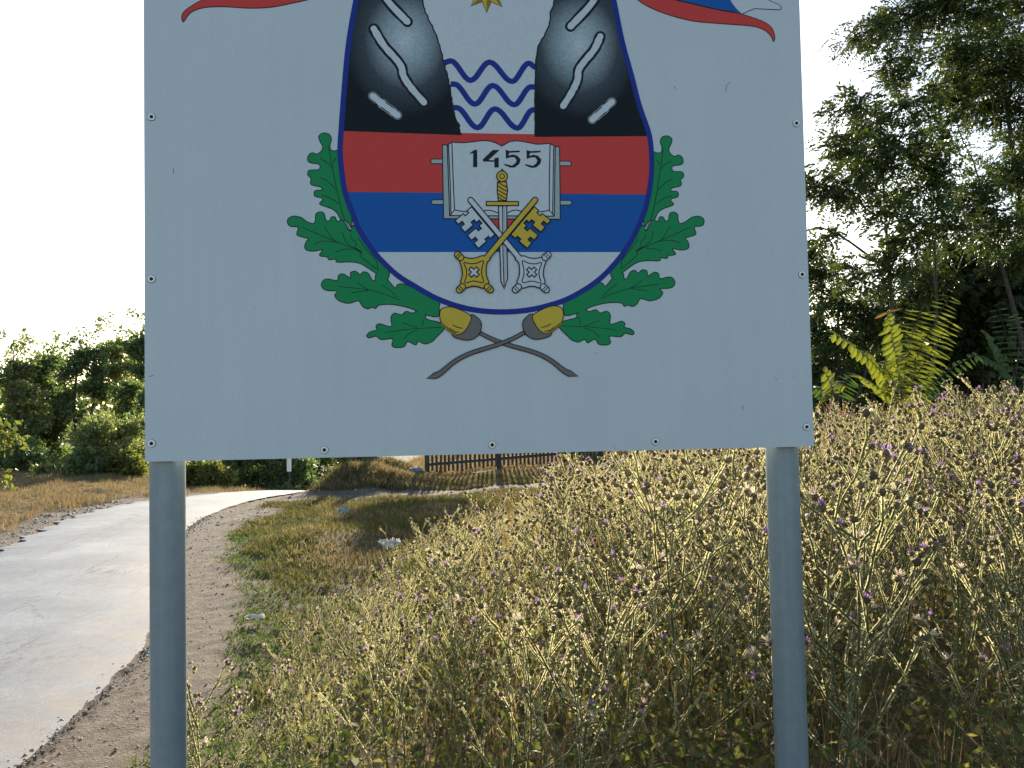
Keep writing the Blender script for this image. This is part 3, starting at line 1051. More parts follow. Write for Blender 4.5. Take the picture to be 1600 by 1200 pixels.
for side in (0, 1):
    T = mir if side else (lambda P: P)
    for k, lf in enumerate(leaves):
        A_ = Art()
        P = catmull(lf, 3, True)
        A_.outlined(T([tuple(q) for q in P]), GN, (0, .6, 1.2, 1.8)[k], 1.5)
        for vn in veins[k]:
            A_.strip(T([tuple(q) for q in catmull(vz[k](vn), 4)]), 1.05 * PXM, BK, 3.0)
        A_.done('oak_leaf', arms)
    A_ = Art()
    Q = [(692, 438), (760, 472), (850, 505), (1000, 548), (1090, 592), (1165, 650), (1200, 668)]
    stem = catmull(Z6(Q), 4)
    wd = np.interp(np.linspace(0, 1, len(stem)), [0, .7, 1], [5.5, 6.5, 9.5]) * PXM
    t = np.gradient(stem, axis=0)
    t /= np.linalg.norm(t, axis=1)[:, None]
    nn_ = np.stack([-t[:, 1], t[:, 0]], 1)
    tip = Z6([(1246, 683)])[0]
    P = [tuple(q) for q in stem + nn_ * wd[:, None] / 2] + [tip] + [tuple(q) for q in (stem - nn_ * wd[:, None] / 2)[::-1]]
    A_.outlined(T(P), GY_, 11 + 2 * side, 1.5)
    A_.outlined(T(catmull(Z6([(636, 336), (672, 348), (695, 375), (697, 410), (683, 448), (645, 474), (595, 476), (535, 452), (560, 400)]), 4, True).tolist()), GY_, 13, 1.5)
    A_.outlined(T(catmull(Z6([(462, 330), (475, 300), (520, 290), (580, 308), (638, 342), (630, 385), (600, 430), (555, 448), (500, 415), (470, 375)]), 4, True).tolist()), GD, 15, 1.5)
    A_.strip(T(Z6([(470, 385), (505, 412), (555, 446)])), 4.5 * PXM, DG, 17)
    A_.strip(T(Z6([(535, 392), (560, 405), (592, 412)])), 1.4 * PXM, BK, 17.5)
    A_.strip(T(Z6([(520, 412), (545, 430), (575, 435)])), 1.4 * PXM, BK, 17.5)
    A_.done('acorn', arms)

# flag ends hanging beside the shield
A_ = Art()
A_.outlined(catmull(Z1([(196, 102), (190, 80), (200, 55), (240, 25), (300, -5), (420, -30), (560, -40), (760, -60), (790, -10), (700, 15), (600, 34), (500, 38), (380, 31), (290, 36), (232, 58), (206, 90)]), 3, True).tolist(), RD, 1, 1.4)
A_.outlined(Z1([(300, -8), (420, -32), (560, -42), (760, -62), (745, -150), (560, -140), (400, -110), (310, -60)]), BL, 1.5, 1.4)
A_.outlined(Z1([(400, -112), (560, -142), (745, -152), (735, -230), (560, -225), (430, -190)]), WH, 2.5, 1.4)
A_.done('flag', arms)
A_ = Art()
A_.outlined(catmull(Z2([(755, -5), (850, 50), (1000, 95), (1150, 110), (1280, 120), (1340, 136), (1375, 165), (1388, 192), (1394, 170), (1380, 130), (1340, 100), (1240, 66), (1130, 46), (1000, 16), (900, -10), (820, -60), (740, -60)]), 3, True).tolist(), RD, 1, 1.4)
A_.outlined(Z2([(1190, 10), (1215, 42), (1240, 66), (1300, 40), (1420, 46), (1426, 34), (1412, 22), (1380, 8), (1300, -30), (1180, -100), (1050, -150), (1040, -120), (1180, -30)]), WH, 1.5, 1.2)
A_.outlined(Z2([(900, -12), (1000, 14), (1130, 44), (1236, 60), (1205, 30), (1185, 0), (1150, -60), (1040, -130), (820, -140), (810, -66)]), BL, 2.5, 1.2)
A_.done('flag', arms)
# scratches in the sheet
for sc_ in (Z1([(151, 775), (153, 806)]), Z2([(1185, 380), (1172, 396), (1166, 428)]), Z2([(929, 398), (934, 414)]), ZP([(233, 589), (240, 586)]), ZP([(1160, 633), (1161, 641)])):
    A_ = Art()
    A_.strip(sc_, .8 * PXM, GY_, 1)
    A_.done('scratch', panel)

# ------------------------------------------------------------------ foliage builders
def cards(C, D, L, W, seed):
    """Rhombic leaves: centres C, directions D, lengths L, widths W -> vertices, triangles."""
    g = np.random.default_rng(seed)
    n = len(C)
    D = D / (np.linalg.norm(D, axis=1)[:, None] + 1e-9)
    S = np.cross(D, g.normal(0, 1, (n, 3)))
    S /= np.linalg.norm(S, axis=1)[:, None] + 1e-9
    L, W = np.broadcast_to(L, n)[:, None], np.broadcast_to(W, n)[:, None]
    N = np.cross(D, S)
    V = np.stack([C - D * L / 2, C + S * W / 2 + N * W * .12, C + D * L / 2, C - S * W / 2 + N * W * .12], 1).reshape(-1, 3)
    b = (np.arange(n) * 4)[:, None]
    return V, np.concatenate([b + np.array([0, 1, 2]), b + np.array([0, 2, 3])])


def pinnate(C, D, L, pairs, seed, wid=.36, droop=.25):
    """Compound leaves: leaflet pairs along a curved rib."""
    g = np.random.default_rng(seed)
    n = len(C)
    D = D / (np.linalg.norm(D, axis=1)[:, None] + 1e-9)
    S = np.cross(D, np.array([0, 0, 1.0]) + g.normal(0, .45, (n, 3)))
    S /= np.linalg.norm(S, axis=1)[:, None] + 1e-9
    L = np.broadcast_to(L, n)
    CC, DD, LL = [], [], []
    for k in range(pairs + 1):
        t = .18 + .82 * k / pairs
        base = C + D * (L * t)[:, None] - np.array([0, 0, 1.0]) * (L * droop * t * t)[:, None]
        for s in ((-1, 1) if k < pairs else (0,)):
            dd = S * s * .9 + D * (.45 if s else 1) + np.array([0, 0, -.25])
            dd /= np.linalg.norm(dd, axis=1)[:, None]
            ll = L * .27 * g.uniform(.8, 1.15, n)
            CC.append(base + dd * (ll / 2)[:, None])
            DD.append(dd)
            LL.append(ll)
    CC, DD, LL = np.concatenate(CC), np.concatenate(DD), np.concatenate(LL)
    return cards(CC, DD, LL, LL * wid, seed + 1)


def bend(p, q, n, amp, g):
    p, q = np.array(p, float), np.array(q, float)
    o = g.normal(0, amp, 3) * np.linalg.norm(q - p)
    return [tuple(p + (q - p) * t + o * math.sin(math.pi * t) + g.normal(0, amp * .12, 3)) for t in np.linspace(0, 1, n)]


def woody(name, label, cat, base, stems, clumps, mat, leaf, group=None, seed=1, parts=('trunk', 'crown'), bark=None, twig_r=.006):
    """A tree or bush. stems: list of (top point, foot radius); clumps: (centre, radii, twigs, leaves per twig)."""
    g = np.random.default_rng(seed)
    base = np.array(base, float)
    root = empty(name, tuple(base))
    tag(root, label, cat, group)
    wood = MB()
    paths = []
    for i, (top, r0) in enumerate(stems):
        foot = base + np.array([g.normal(0, .06), g.normal(0, .06), -.15]) * (i > 0) + np.array([0, 0, -.1])
        P = bend(foot, top, 9, .05, g)
        rr = [r0 * (1 - .78 * t) for t in np.linspace(0, 1, 9)]
        wood.tube([np.array(q) - base for q in P], rr, 7)
        paths.append((np.array(P), rr))
    CC, DD = [], []
    for c, rad, ntw, nl in clumps:
        c, rad = np.array(c, float), np.array(rad, float)
        best = None
        for P, rr in paths:
            for j in range(2, 9):
                d_ = np.linalg.norm(P[j] - c) + max(0, P[j][2] - c[2] + .1) * 1.5
                if best is None or d_ < best[0]:
                    best = (d_, P[j], rr[j])
        lim = bend(best[1], c, 6, .10, g)
        r1 = min(best[2] * .8, twig_r * 4)
        wood.tube([np.array(q) - base for q in lim], [r1 * (1 - .65 * t) + .002 for t in np.linspace(0, 1, 6)], 5)
        for k in range(ntw):
            d_ = g.normal(0, 1, 3)
            d_ /= np.linalg.norm(d_)
            e = c + d_ * rad * g.uniform(.55, 1.08)
            s_ = np.array(lim[g.integers(3, 6)])
            tw = bend(s_, e, 4, .12, g)
            wood.tube([np.array(q) - base for q in tw], [twig_r, twig_r * .7, twig_r * .5, twig_r * .25], 3)
            t = g.uniform(.3, 1.05, nl)[:, None]
            q = s_ + (e - s_) * t + g.normal(0, .05 + .10 * leaf.get('spread', 1) * rad.mean(), (nl, 3))
            dd = (e - s_) / (np.linalg.norm(e - s_) + 1e-6) * .6 + g.normal(0, .6, (nl, 3)) + np.array(leaf.get('bias', (0, 0, -.1)))
            CC.append(q)
            DD.append(dd)
    C, D = np.concatenate(CC) - base, np.concatenate(DD)
    L = leaf['len'] * g.uniform(.6, 1.3, len(C))
    if leaf.get('pairs'):
        V, F = pinnate(C, D, L, leaf['pairs'], seed + 5, leaf.get('wid', .4), leaf.get('droop', .25))
    else:
        V, F = cards(C, D, L, L * leaf.get('wid', .5), seed + 5)
    link(parts[0], wood.mesh(parts[0], True), root, [bark or BARK])
    link(parts[1], np_mesh(parts[1], V, F), root, [mat])
    return root


def pxclump(px, py, d, rx, ry, ntw, nl, rd=None):
    k = d / FPX
    c = at(px, py, d)
    return (tuple(c), (rx * k, (rd or (rx + ry) / 2) * k, ry * k), ntw, nl)


def foot(px, d, py=700):
    q = at(px, py, d)
    return (q.x, q.y, gz(q.x, q.y))


# ------------------------------------------------------------------ trees on the right
LOCUST = leaf_mat('locust_leaf', [(.028, .048, .02), (.042, .068, .024), (.06, .09, .028), (.10, .125, .035)], .30, (1.4, 1.35, .5), .5, .3)
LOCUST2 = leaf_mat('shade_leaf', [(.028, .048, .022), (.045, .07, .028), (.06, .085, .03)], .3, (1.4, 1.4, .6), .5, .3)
lf = dict(len=.28, pairs=7, wid=.44, droop=.35, bias=(-.35, 0, -.12), spread=.9)
d0 = 13.0
cl = []
for (x, y, rx, ry, k) in ((1440, 160, 45, 28, 9), (1325, 165, 34, 20, 7), (1370, 190, 45, 24, 10), (1310, 235, 40, 26, 10), (1385, 250, 50, 30, 12), (1275, 285, 32, 28, 9), (1335, 295, 42, 25, 11),
                          (1440, 290, 45, 30, 12), (1400, 330, 45, 24, 9), (1290, 372, 20, 12, 2), (1430, 370, 50, 30, 10), (1490, 340, 45, 40, 12), (1480, 250, 40, 40, 12), (1340, 425, 40, 24, 7), (1395, 420, 40, 28, 8), (1400, 215, 45, 26, 8), (1345, 240, 40, 26, 8)):
    cl.append(pxclump(x, y, d0 + random.uniform(-.7, .9), rx, ry, int(k * 1.0) + 2, 10))
woody('locust_tree', 'slender locust tree with airy feathery crown right beside the sign', 'tree', foot(1425, d0), [(at(1375, 190, d0), .055), (at(1448, 250, d0 + .2), .04)], cl, LOCUST, lf, seed=41)
d0 = 15.5
cl = []
for (x, y, rx, ry, k) in ((1390, 22, 40, 34, 12), (1450, 10, 50, 40, 15), (1520, 15, 60, 40, 17), (1590, 20, 60, 50, 17), (1420, 80, 50, 26, 12), (1330, 62, 28, 13, 3), (1360, 48, 30, 18, 5), (1490, 85, 60, 40, 16),
                          (1560, 95, 60, 50, 18), (1620, 110, 50, 60, 14), (1545, 170, 60, 40, 18), (1490, 150, 40, 30, 9), (1610, 190, 55, 50, 14), (1530, 115, 50, 30, 12), (1580, 250, 60, 40, 14), (1620, 300, 50, 60, 13), (1530, 300, 50, 36, 14), (1560, 350, 60, 40, 16), (1500, -40, 90, 50, 16), (1600, -50, 80, 50, 14), (1460, 205, 30, 24, 6), (1660, 50, 50, 70, 10), (1590, 390, 50, 40, 14)):
    cl.append(pxclump(x, y, d0 + random.uniform(-1.0, 1.0), rx, ry, int(k * 1.3) + 3, 12))
woody('locust_tree', 'tall locust tree with dense dark crown at the right edge', 'tree', foot(1640, d0), [(at(1560, 60, d0), .12), (at(1640, -20, d0), .10), (at(1520, 250, d0), .06)], cl, LOCUST, lf, seed=42)
d0 = 17.5
cl = []
for (x, y, rx, ry, k) in ((1300, 470, 40, 30, 10), (1345, 480, 40, 34, 11), (1290, 420, 26, 24, 6), (1400, 470, 50, 34, 14), (1450, 430, 50, 40, 14), (1320, 530, 45, 34, 14), (1380, 520, 45, 34, 14), (1275, 510, 30, 34, 9), (1270, 430, 26, 22, 4), (1285, 570, 40, 30, 12), (1350, 570, 45, 30, 13), (1270, 390, 24, 16, 4)):
    cl.append(pxclump(x, y, d0 + random.uniform(-.8, .8), rx, ry, int(k * 1.25) + 3, 12))
woody('locust_tree', 'low young locust tree with sunlit leaves behind the sapling', 'tree', foot(1312, d0), [(at(1310, 420, d0), .07), (at(1400, 440, d0), .05)], cl, LOCUST, dict(lf, len=.32), seed=43)
for i, (px, d0, lab, rows) in enumerate(((1530, 18.5, 'dense dark bush under the tall locust at the right edge', ((1500, 420, 60, 45, 18), (1560, 440, 60, 50, 18), (1620, 430, 60, 60, 15), (1520, 500, 60, 45, 18), (1590, 510, 60, 50, 18), (1500, 560, 60, 40, 16), (1570, 580, 70, 40, 17), (1450, 490, 45, 40, 14), (1525, 465, 50, 40, 16), (1480, 455, 50, 36, 14))),
                                         (1420, 19.5, 'dark shaded bush behind the yellow green sapling', ((1400, 540, 60, 40, 16), (1450, 570, 60, 40, 16), (1370, 590, 60, 36, 15), (1430, 620, 70, 30, 14), (1480, 610, 60, 34, 14))),
                                         (1290, 20.0, 'dark shaded bush close behind the right edge of the sign', ((1250, 560, 50, 40, 15), (1300, 590, 50, 36, 15), (1230, 610, 60, 30, 14), (1330, 620, 50, 28, 12), (1200, 560, 50, 40, 13))))):
    cl = [pxclump(x, y, d0 + random.uniform(-.9, .9), rx, ry, k + 12, 44) for x, y, rx, ry, k in rows]
    tops = [(at(x, y + 10, d0), .035) for x, y, *_ in rows[:4]]
    woody('shady_bush', lab, 'bush', foot(px, d0), tops, cl, LOCUST2, dict(len=.24, wid=.6, spread=1.3), 'bushes under the right hand trees', 50 + i, ('stem', 'foliage'))

# ------------------------------------------------------------------ tree line on the left
LT = [leaf_mat('left_leaf_dark', [(.105, .145, .07), (.145, .19, .085), (.185, .215, .10)], .45, (1.15, 1.3, .6)),
      leaf_mat('left_leaf_olive', [(.17, .19, .085), (.22, .24, .10), (.27, .27, .12)], .45, (1.15, 1.25, .65)),
      leaf_mat('left_leaf_bright', [(.13, .155, .045), (.17, .19, .055), (.21, .215, .07)], .42, (1.3, 1.3, .6))]


def crown_px(px, top, bot, halfw, d, n, tw, nl, seed):
    """Clumps filling an uneven crown outline between pixel rows top..bot."""
    g = np.random.default_rng(seed)
    out = []
    for k in range(n):
        t = (k + .5) / n
        y = top + (bot - top) * t + g.normal(0, 6)
        w = halfw * math.sqrt(max(.08, 1 - (1 - t * 1.25) ** 2 if t < .8 else .8))
        x = px + g.uniform(-1, 1) * w
        r = halfw * g.uniform(.28, .42)
        out.append(pxclump(x, max(y, top + r * .7), d + g.uniform(-1, 1) * halfw * d / FPX * .8, r * 1.15, r, tw, nl))
    return out


for i, (px, top, hw, d, mi, lab) in enumerate((
        (-55, 545, 60, 30, 0, 'tree half cut by the left edge of the picture, top of the tree line'),
        (20, 560, 48, 31, 1, 'rounded olive tree leftmost in the far tree line'),
        (72, 548, 38, 33, 0, 'dark narrow tree second from the left in the far tree line'),
        (132, 534, 40, 32, 0, 'tallest dark tree with loose top left of the sign'),
        (190, 524, 40, 34, 1, 'olive tree beside the left edge of the sign'),
        (222, 514, 36, 31, 0, 'dark tree half hidden by the left edge of the sign'))):
    d_ = d
    cl = crown_px(px, top + 8, 765, hw * 1.15, d_, 32, 13, 32, 60 + i)
    # loose twigs above the outline
    g = np.random.default_rng(160 + i)
    for k in range(9):
        cl.append(pxclump(px + g.uniform(-1, 1) * hw, top + g.uniform(-30, 20), d_, g.uniform(5, 14), g.uniform(9, 24), 5, 7))
    woody('hedge_tree', lab, 'tree', foot(px, d_), [(at(px + g.normal(0, 8), top + 20, d_), .10), (at(px + 20, top + 60, d_), .06)], cl, LT[mi], dict(len=.155, wid=.55, spread=1.3), 'far tree line left of the sign', 60 + i)
for i, (px, top, bot, hw, d, mi, lab) in enumerate((
        (40, 690, 765, 55, 27, 0, 'low dark bush at the foot of the left tree line'),
        (170, 648, 745, 50, 24.5, 1, 'tall loose olive bush left of the sign'),
        (208, 655, 750, 34, 25.5, 1, 'olive bush touching the left edge of the sign'),
        (132, 705, 768, 26, 23, 0, 'small dark round shrub in the dry roadside grass'),
        (185, 705, 765, 38, 23.5, 2, 'yellow green shrub at the foot of the olive bush'),
        (90, 728, 770, 40, 24, 1, 'low spreading shrub in front of the dark bush'),
        (315, 722, 766, 36, 22.5, 2, 'yellow green shrub just right of the left post'),
        (400, 690, 790, 46, 25, 0, 'dark bush under the sign beyond the road bend'),
        (452, 690, 785, 40, 26, 0, 'dark bush behind the white marker plate'),
        (505, 680, 765, 40, 37, 0, 'far dark bush seen over the left end of the mound'),
        (568, 680, 762, 40, 36, 0, 'far dark bush seen behind the dead trunks'),
        (345, 690, 785, 44, 26, 0, 'dark bush behind the yellow green shrub'))):
    cl = crown_px(px, top, bot, hw * 1.1, d, 20, 12, 28, 80 + i)
    woody('roadside_bush', lab, 'bush', foot(px, d), [(at(px, top + 15, d), .03), (at(px - hw * .5, top + 35, d), .02), (at(px + hw * .5, top + 35, d), .02)], cl, LT[mi], dict(len=.14 if mi else .17, wid=.42, spread=1.0, bias=(0, 0, .25)), 'bushes along the far side of the road', 80 + i, ('stem', 'foliage'), TWIG)
# near broad-leaved branches reaching in from the left
cl = [pxclump(x, y, 15 + random.uniform(-.3, .3), rx, ry, k, 9) for x, y, rx, ry, k in ((5, 670, 26, 20, 9), (25, 692, 15, 14, 6), (-5, 705, 25, 25, 9), (2, 750, 16, 16, 5), (-40, 680, 35, 35, 12), (-45, 740, 35, 35, 12), (-50, 620, 35, 35, 10), (-90, 680, 40, 60, 14))]
woody('walnut_tree', 'broad leaved tree with bright leaves reaching in at the left edge', 'tree', foot(-110, 15), [(at(-80, 600, 15), .07)], cl, LT[2], dict(len=.14, wid=.5, spread=.8, bias=(0, 0, -.5)), seed=95)

# small tree behind the fence: its crown is hidden by the sign, its shade falls on the verge
cl = [((-2.0 + random.uniform(-.75, .75), 29.8 + random.uniform(-.5, .5), 5.0 + random.uniform(0, 1.3)), (.5, .5, .4), 13, 42) for _ in range(24)]
woody('yard_tree', 'small tree in the yard behind the picket fence', 'tree', (-1.9, 29.8, gz(-1.9, 29.8)), [((-2.0, 29.8, 5.6), .08)], cl, LT[0], dict(len=.15, wid=.5), seed=96)
for i, (px, d, hw, lab) in enumerate(((905, 26, 42, 'dark bush behind the right end of the picket fence'), (985, 27, 50, 'dark bush hidden behind thistles right of the fence'), (1090, 26, 55, 'dark bush behind the thistle bank under the sign'))):
    cl = crown_px(px, 665, 745, hw, d, 13, 9, 24, 97 + i)
    woody('yard_bush', lab, 'bush', foot(px, d), [(at(px, 690, d), .03), (at(px + 20, 700, d), .02)], cl, LT[0], dict(len=.14, wid=.5), 'bushes behind the fence', 97 + i, ('stem', 'foliage'), TWIG)
# far wood on the horizon
g = np.random.default_rng(5)
n = 26000
ang = g.uniform(-1.0, 1.0, n)
rad = 85 + 20 * g.random(n)
x, y = rad * np.sin(ang), rad * np.cos(ang)
hmax = 5.0 + 1.2 * np.sin(ang * 23) + .8 * np.sin(ang * 57 + 1) + .5 * np.sin(ang * 131)
z = hmax * g.random(n) ** .8
V, F = cards(np.stack([x, y, z], 1), g.normal(0, 1, (n, 3)), g.uniform(.5, 1.1, n), g.uniform(.35, .7, n), 6)
tag(link('distant_wood', np_mesh('distant_wood', V, F), mats=[LT[0]]), 'far dark wood along the horizon', 'wood', kind='stuff')

# ------------------------------------------------------------------ picket fence
m, nt, p = new_mat('weathered_wood')
co = coords(nt)
mp = nt.nodes.new('ShaderNodeMapping')
mp.inputs['Scale'].default_value = (20, 20, 2)
nt.links.new(co, mp.inputs[0])
n1 = noise(nt, 2, 5, .7, mp.outputs[0])
nt.links.new(ramp(nt, [(.3, (.034, .036, .038)), (.7, (.085, .086, .088))], n1.outputs[0]).outputs[0], p.inputs['Base Color'])
p.inputs['Roughness'].default_value = .85
WOOD = m
FA, FB = at(668, 745, 22.0), at(930, 745, 23.4)
fdir = Vector((FB.x - FA.x, FB.y - FA.y, 0))
flen = fdir.length
fdir.normalize()
fence = empty('picket_fence', (FA.x, FA.y, gz(FA.x, FA.y)), math.atan2(fdir.y, fdir.x))
tag(fence, 'weathered wooden picket fence under the sign, pickets casting long shadows', 'fence')


def fz(s):
    return gz(FA.x + fdir.x * s, FA.y + fdir.y * s) - fence.location.z


mb = MB()
w2, t2, H = .030, .011, 1.45
pts = [(-w2, 0), (w2, 0), (w2, H - .05), (0, H), (-w2, H - .05)]
for yy in (-t2, t2):
    mb.face([(x, yy, z) for x, z in (pts if yy < 0 else pts[::-1])])
for k in range(5):
    (x0, z0), (x1, z1) = pts[k], pts[(k + 1) % 5]
    mb.face([(x0, -t2, z0), (x0, t2, z0), (x1, t2, z1), (x1, -t2, z1)])
pick = mb.mesh('picket')
pick.materials.append(WOOD)
s = .13
posts = [0, 1.98, 3.9, flen + .2]
while s < flen + .1:
    if min(abs(s - q) for q in posts) > .07:
        o = bpy.data.objects.new('picket', pick)
        COL.objects.link(o)
        o.parent = fence
        o.location = (s, -.035, fz(s) + .12 + random.gauss(0, .012))
        o.rotation_euler = (random.gauss(0, .01), random.gauss(0, .014), random.gauss(0, .05))
    s += .116 + random.gauss(0, .004)
for q in posts:
    mb = MB()
    mb.tube([(0, .03, -.3), (0, .03, .5), (.01, .03, 1.75)], [.068, .064, .06], 9, 0, True)
    link('fence_post', mb.mesh('fence_post', True), fence, [WOOD], (q, 0, fz(q)))
for a_, b_ in zip(posts[:-1], posts[1:]):
    for zz in (.33, 1.28):
        mb = MB()
        mb.box((0, 0, 0), ((b_ - a_) / 2, .022, .04))
        o = link('rail', mb.mesh('rail'), fence, [WOOD], ((a_ + b_) / 2, 0, (fz(a_) + fz(b_)) / 2 + zz))
        o.rotation_euler = (0, -math.atan2(fz(b_) - fz(a_), b_ - a_), 0)

# old trunks, marker plate, stone, litter
for px, d, r_, hgt, lab, lean in ((553, 19.6, .085, 1.5, 'dark dead tree trunk on the mound under the sign', -.05), (581, 20.0, .10, 1.4, 'brownish dead tree trunk right of the dark one on the mound', .05)):
    q = foot(px, d)
    g = np.random.default_rng(int(px))
    t_ = empty('dead_trunk', q)
    tag(t_, lab, 'tree trunk', 'dead trunks on the mound')
    mb = MB()
    P = [(lean * hgt * t, 0, -.1 + (hgt + .1) * t) for t in np.linspace(0, 1, 8)]
    P = [(x + g.normal(0, .012), y + g.normal(0, .012), z) for x, y, z in P]
    mb.tube(P, [r_ * (1.25 - .5 * t + g.normal(0, .05)) for t in np.linspace(0, 1, 8)], 9, 0, True)
    link('trunk', mb.mesh('trunk', True), t_, [BARK if px < 560 else TWIG])
    for k in range(2):
        mb = MB()
        z0 = g.uniform(.25, .9) * hgt
        e = (g.normal(0, .35), g.normal(0, .3), z0 + g.uniform(.3, .7))
        mb.tube(bend((lean * z0, 0, z0), e, 5, .1, g), [.035, .028, .02, .014, .008], 5)
        link('branch', mb.mesh('branch', True), t_, [BARK])
q = foot(452, 21.0)
q = (q[0], q[1], 0.0)
t_ = empty('marker_plate', q)
tag(t_, 'small white marker plate on a dark pole beyond the road bend', 'marker')
mb = MB()
mb.tube([(0, 0, -.6), (0, 0, .72)], [.02, .02], 8, 0, True)
link('pole', mb.mesh('pole', True), t_, [flat_mat('dark_pole', (.05, .05, .05), .6)])
mb = MB()
mb.box((0, -.03, .5), (.055, .008, .20))
link('plate', mb.mesh('plate'), t_, [flat_mat('plate_white', (.75, .76, .78), .5)])


def lump(name, label, cat, loc, size, mat, seed, sub=3, rough=.2, group=None):
    g = np.random.default_rng(seed)
    bm = bmesh.new()
    bmesh.ops.create_icosphere(bm, subdivisions=sub, radius=1)
    K_ = g.normal(0, 2.2, (5, 3))
    for v in bm.verts:
        c = np.array(v.co)
        f_ = 1 + rough * sum(math.sin(K_[i] @ c * (1 + i * .6) + i) for i in range(5)) / 2.2 + g.normal(0, rough * .08)
        v.co = Vector((c[0] * size[0] * f_, c[1] * size[1] * f_, c[2] * size[2] * f_))
    me = bpy.data.meshes.new(name)
    bm.to_mesh(me)
    bm.free()
    o = link(name, me, None, [mat], loc, (0, 0, g.uniform(0, 6.28)))
    return tag(o, label, cat, group)


ROCK = flat_mat('grey_rock', (.24, .25, .25), .9, .25, 9)
q = foot(648, 20.3)
lump('field_stone', 'grey flat stone lying in grass left of the fence post', 'stone', (q[0], q[1], q[2] + .08), (.2, .15, .11), ROCK, 3)
PAPER = leaf_mat('white_litter', [(.74, .73, .70), (.7, .7, .68)], .45, (1.0, .98, .95), .7, .2)


def litter(px, py, d, L, W, label, seed):
    g = np.random.default_rng(seed)
    q0 = at(px, py, d)
    z = gz(q0.x, q0.y)
    bm = bmesh.new()
    bmesh.ops.create_grid(bm, x_segments=26, y_segments=18, size=.5)
    K_ = g.normal(0, 7, (6, 2))
    for v in bm.verts:
        x, y = v.co.x, v.co.y
        h = sum(abs(math.sin(K_[i][0] * x + K_[i][1] * y + i)) for i in range(6)) / 6
        v.co = Vector((x * L * (1 + .25 * math.sin(9 * y)), y * W * (1 + .3 * math.sin(8 * x + 1)), h * W * 1.7))
    bmesh.ops.solidify(bm, geom=bm.faces[:], thickness=.0015)
    for f_ in bm.faces:
        f_.smooth = True
    me = bpy.data.meshes.new('litter_scrap')
    bm.to_mesh(me)
    bm.free()
    o = link('litter_scrap', me, None, [PAPER], (q0.x, q0.y, z + .02), (g.normal(0, .15), g.normal(0, .15), g.uniform(-.4, .4)))
    tag(o, label, 'litter', 'white litter on the verge')


litter(398, 962, 6.55, .13, .04, 'thin white scrap on green turf beside the dirt shoulder', 1)
litter(612, 884, 9.2, .2, .12, 'bright white crumpled paper at the left rim of the thistles', 2)
litter(538, 808, 13.2, .17, .12, 'small white scrap on the grassy verge below the mound', 3)

# ------------------------------------------------------------------ tree-of-heaven sapling
AIL = leaf_mat('sapling_leaflet', [(.16, .19, .03), (.20, .23, .04), (.24, .25, .05), (.13, .17, .03)], .5, (1.3, 1.25, .45), .45, .3)
AILO = leaf_mat('sapling_leaflet_orange', [(.26, .15, .03), (.26, .20, .04)], .5, (1.3, 1.0, .5), .45, .3)
AILG = leaf_mat('sapling_leaflet_green', [(.06, .11, .03), (.09, .15, .04)], .45, (1.3, 1.3, .5), .45, .3)


def leaflet_mesh(name, mat):
    mb = MB()
    n_ = 5
    prof = [.0, .8, 1.0, .72, .0]
    for s_ in (-1, 1):
        for k in range(n_ - 1):
            t0, t1 = k / (n_ - 1), (k + 1) / (n_ - 1)
            z0, z1 = -.22 * t0 * t0, -.22 * t1 * t1
            c0_, c1_ = (t0, 0, z0), (t1, 0, z1)
            e0, e1 = (t0, s_ * .18 * prof[k], z0 - .05 * prof[k]), (t1, s_ * .18 * prof[k + 1], z1 - .05 * prof[k + 1])
            q_ = [c0_, c1_, e1, e0] if prof[k] and prof[k + 1] else ([c0_, c1_, e1] if prof[k + 1] else [c0_, c1_, e0])
            mb.face(q_ if s_ < 0 else q_[::-1])
    # join the halves
    me = mb.mesh(name)
    bm = bmesh.new()
    bm.from_mesh(me)
    bmesh.ops.remove_doubles(bm, verts=bm.verts, dist=1e-4)
    bm.to_mesh(me)
    bm.free()
    me.materials.append(mat)
    return me


LMESH = {'y': leaflet_mesh('leaflet', AIL), 'o': leaflet_mesh('leaflet', AILO), 'g': leaflet_mesh('leaflet', AILG)}


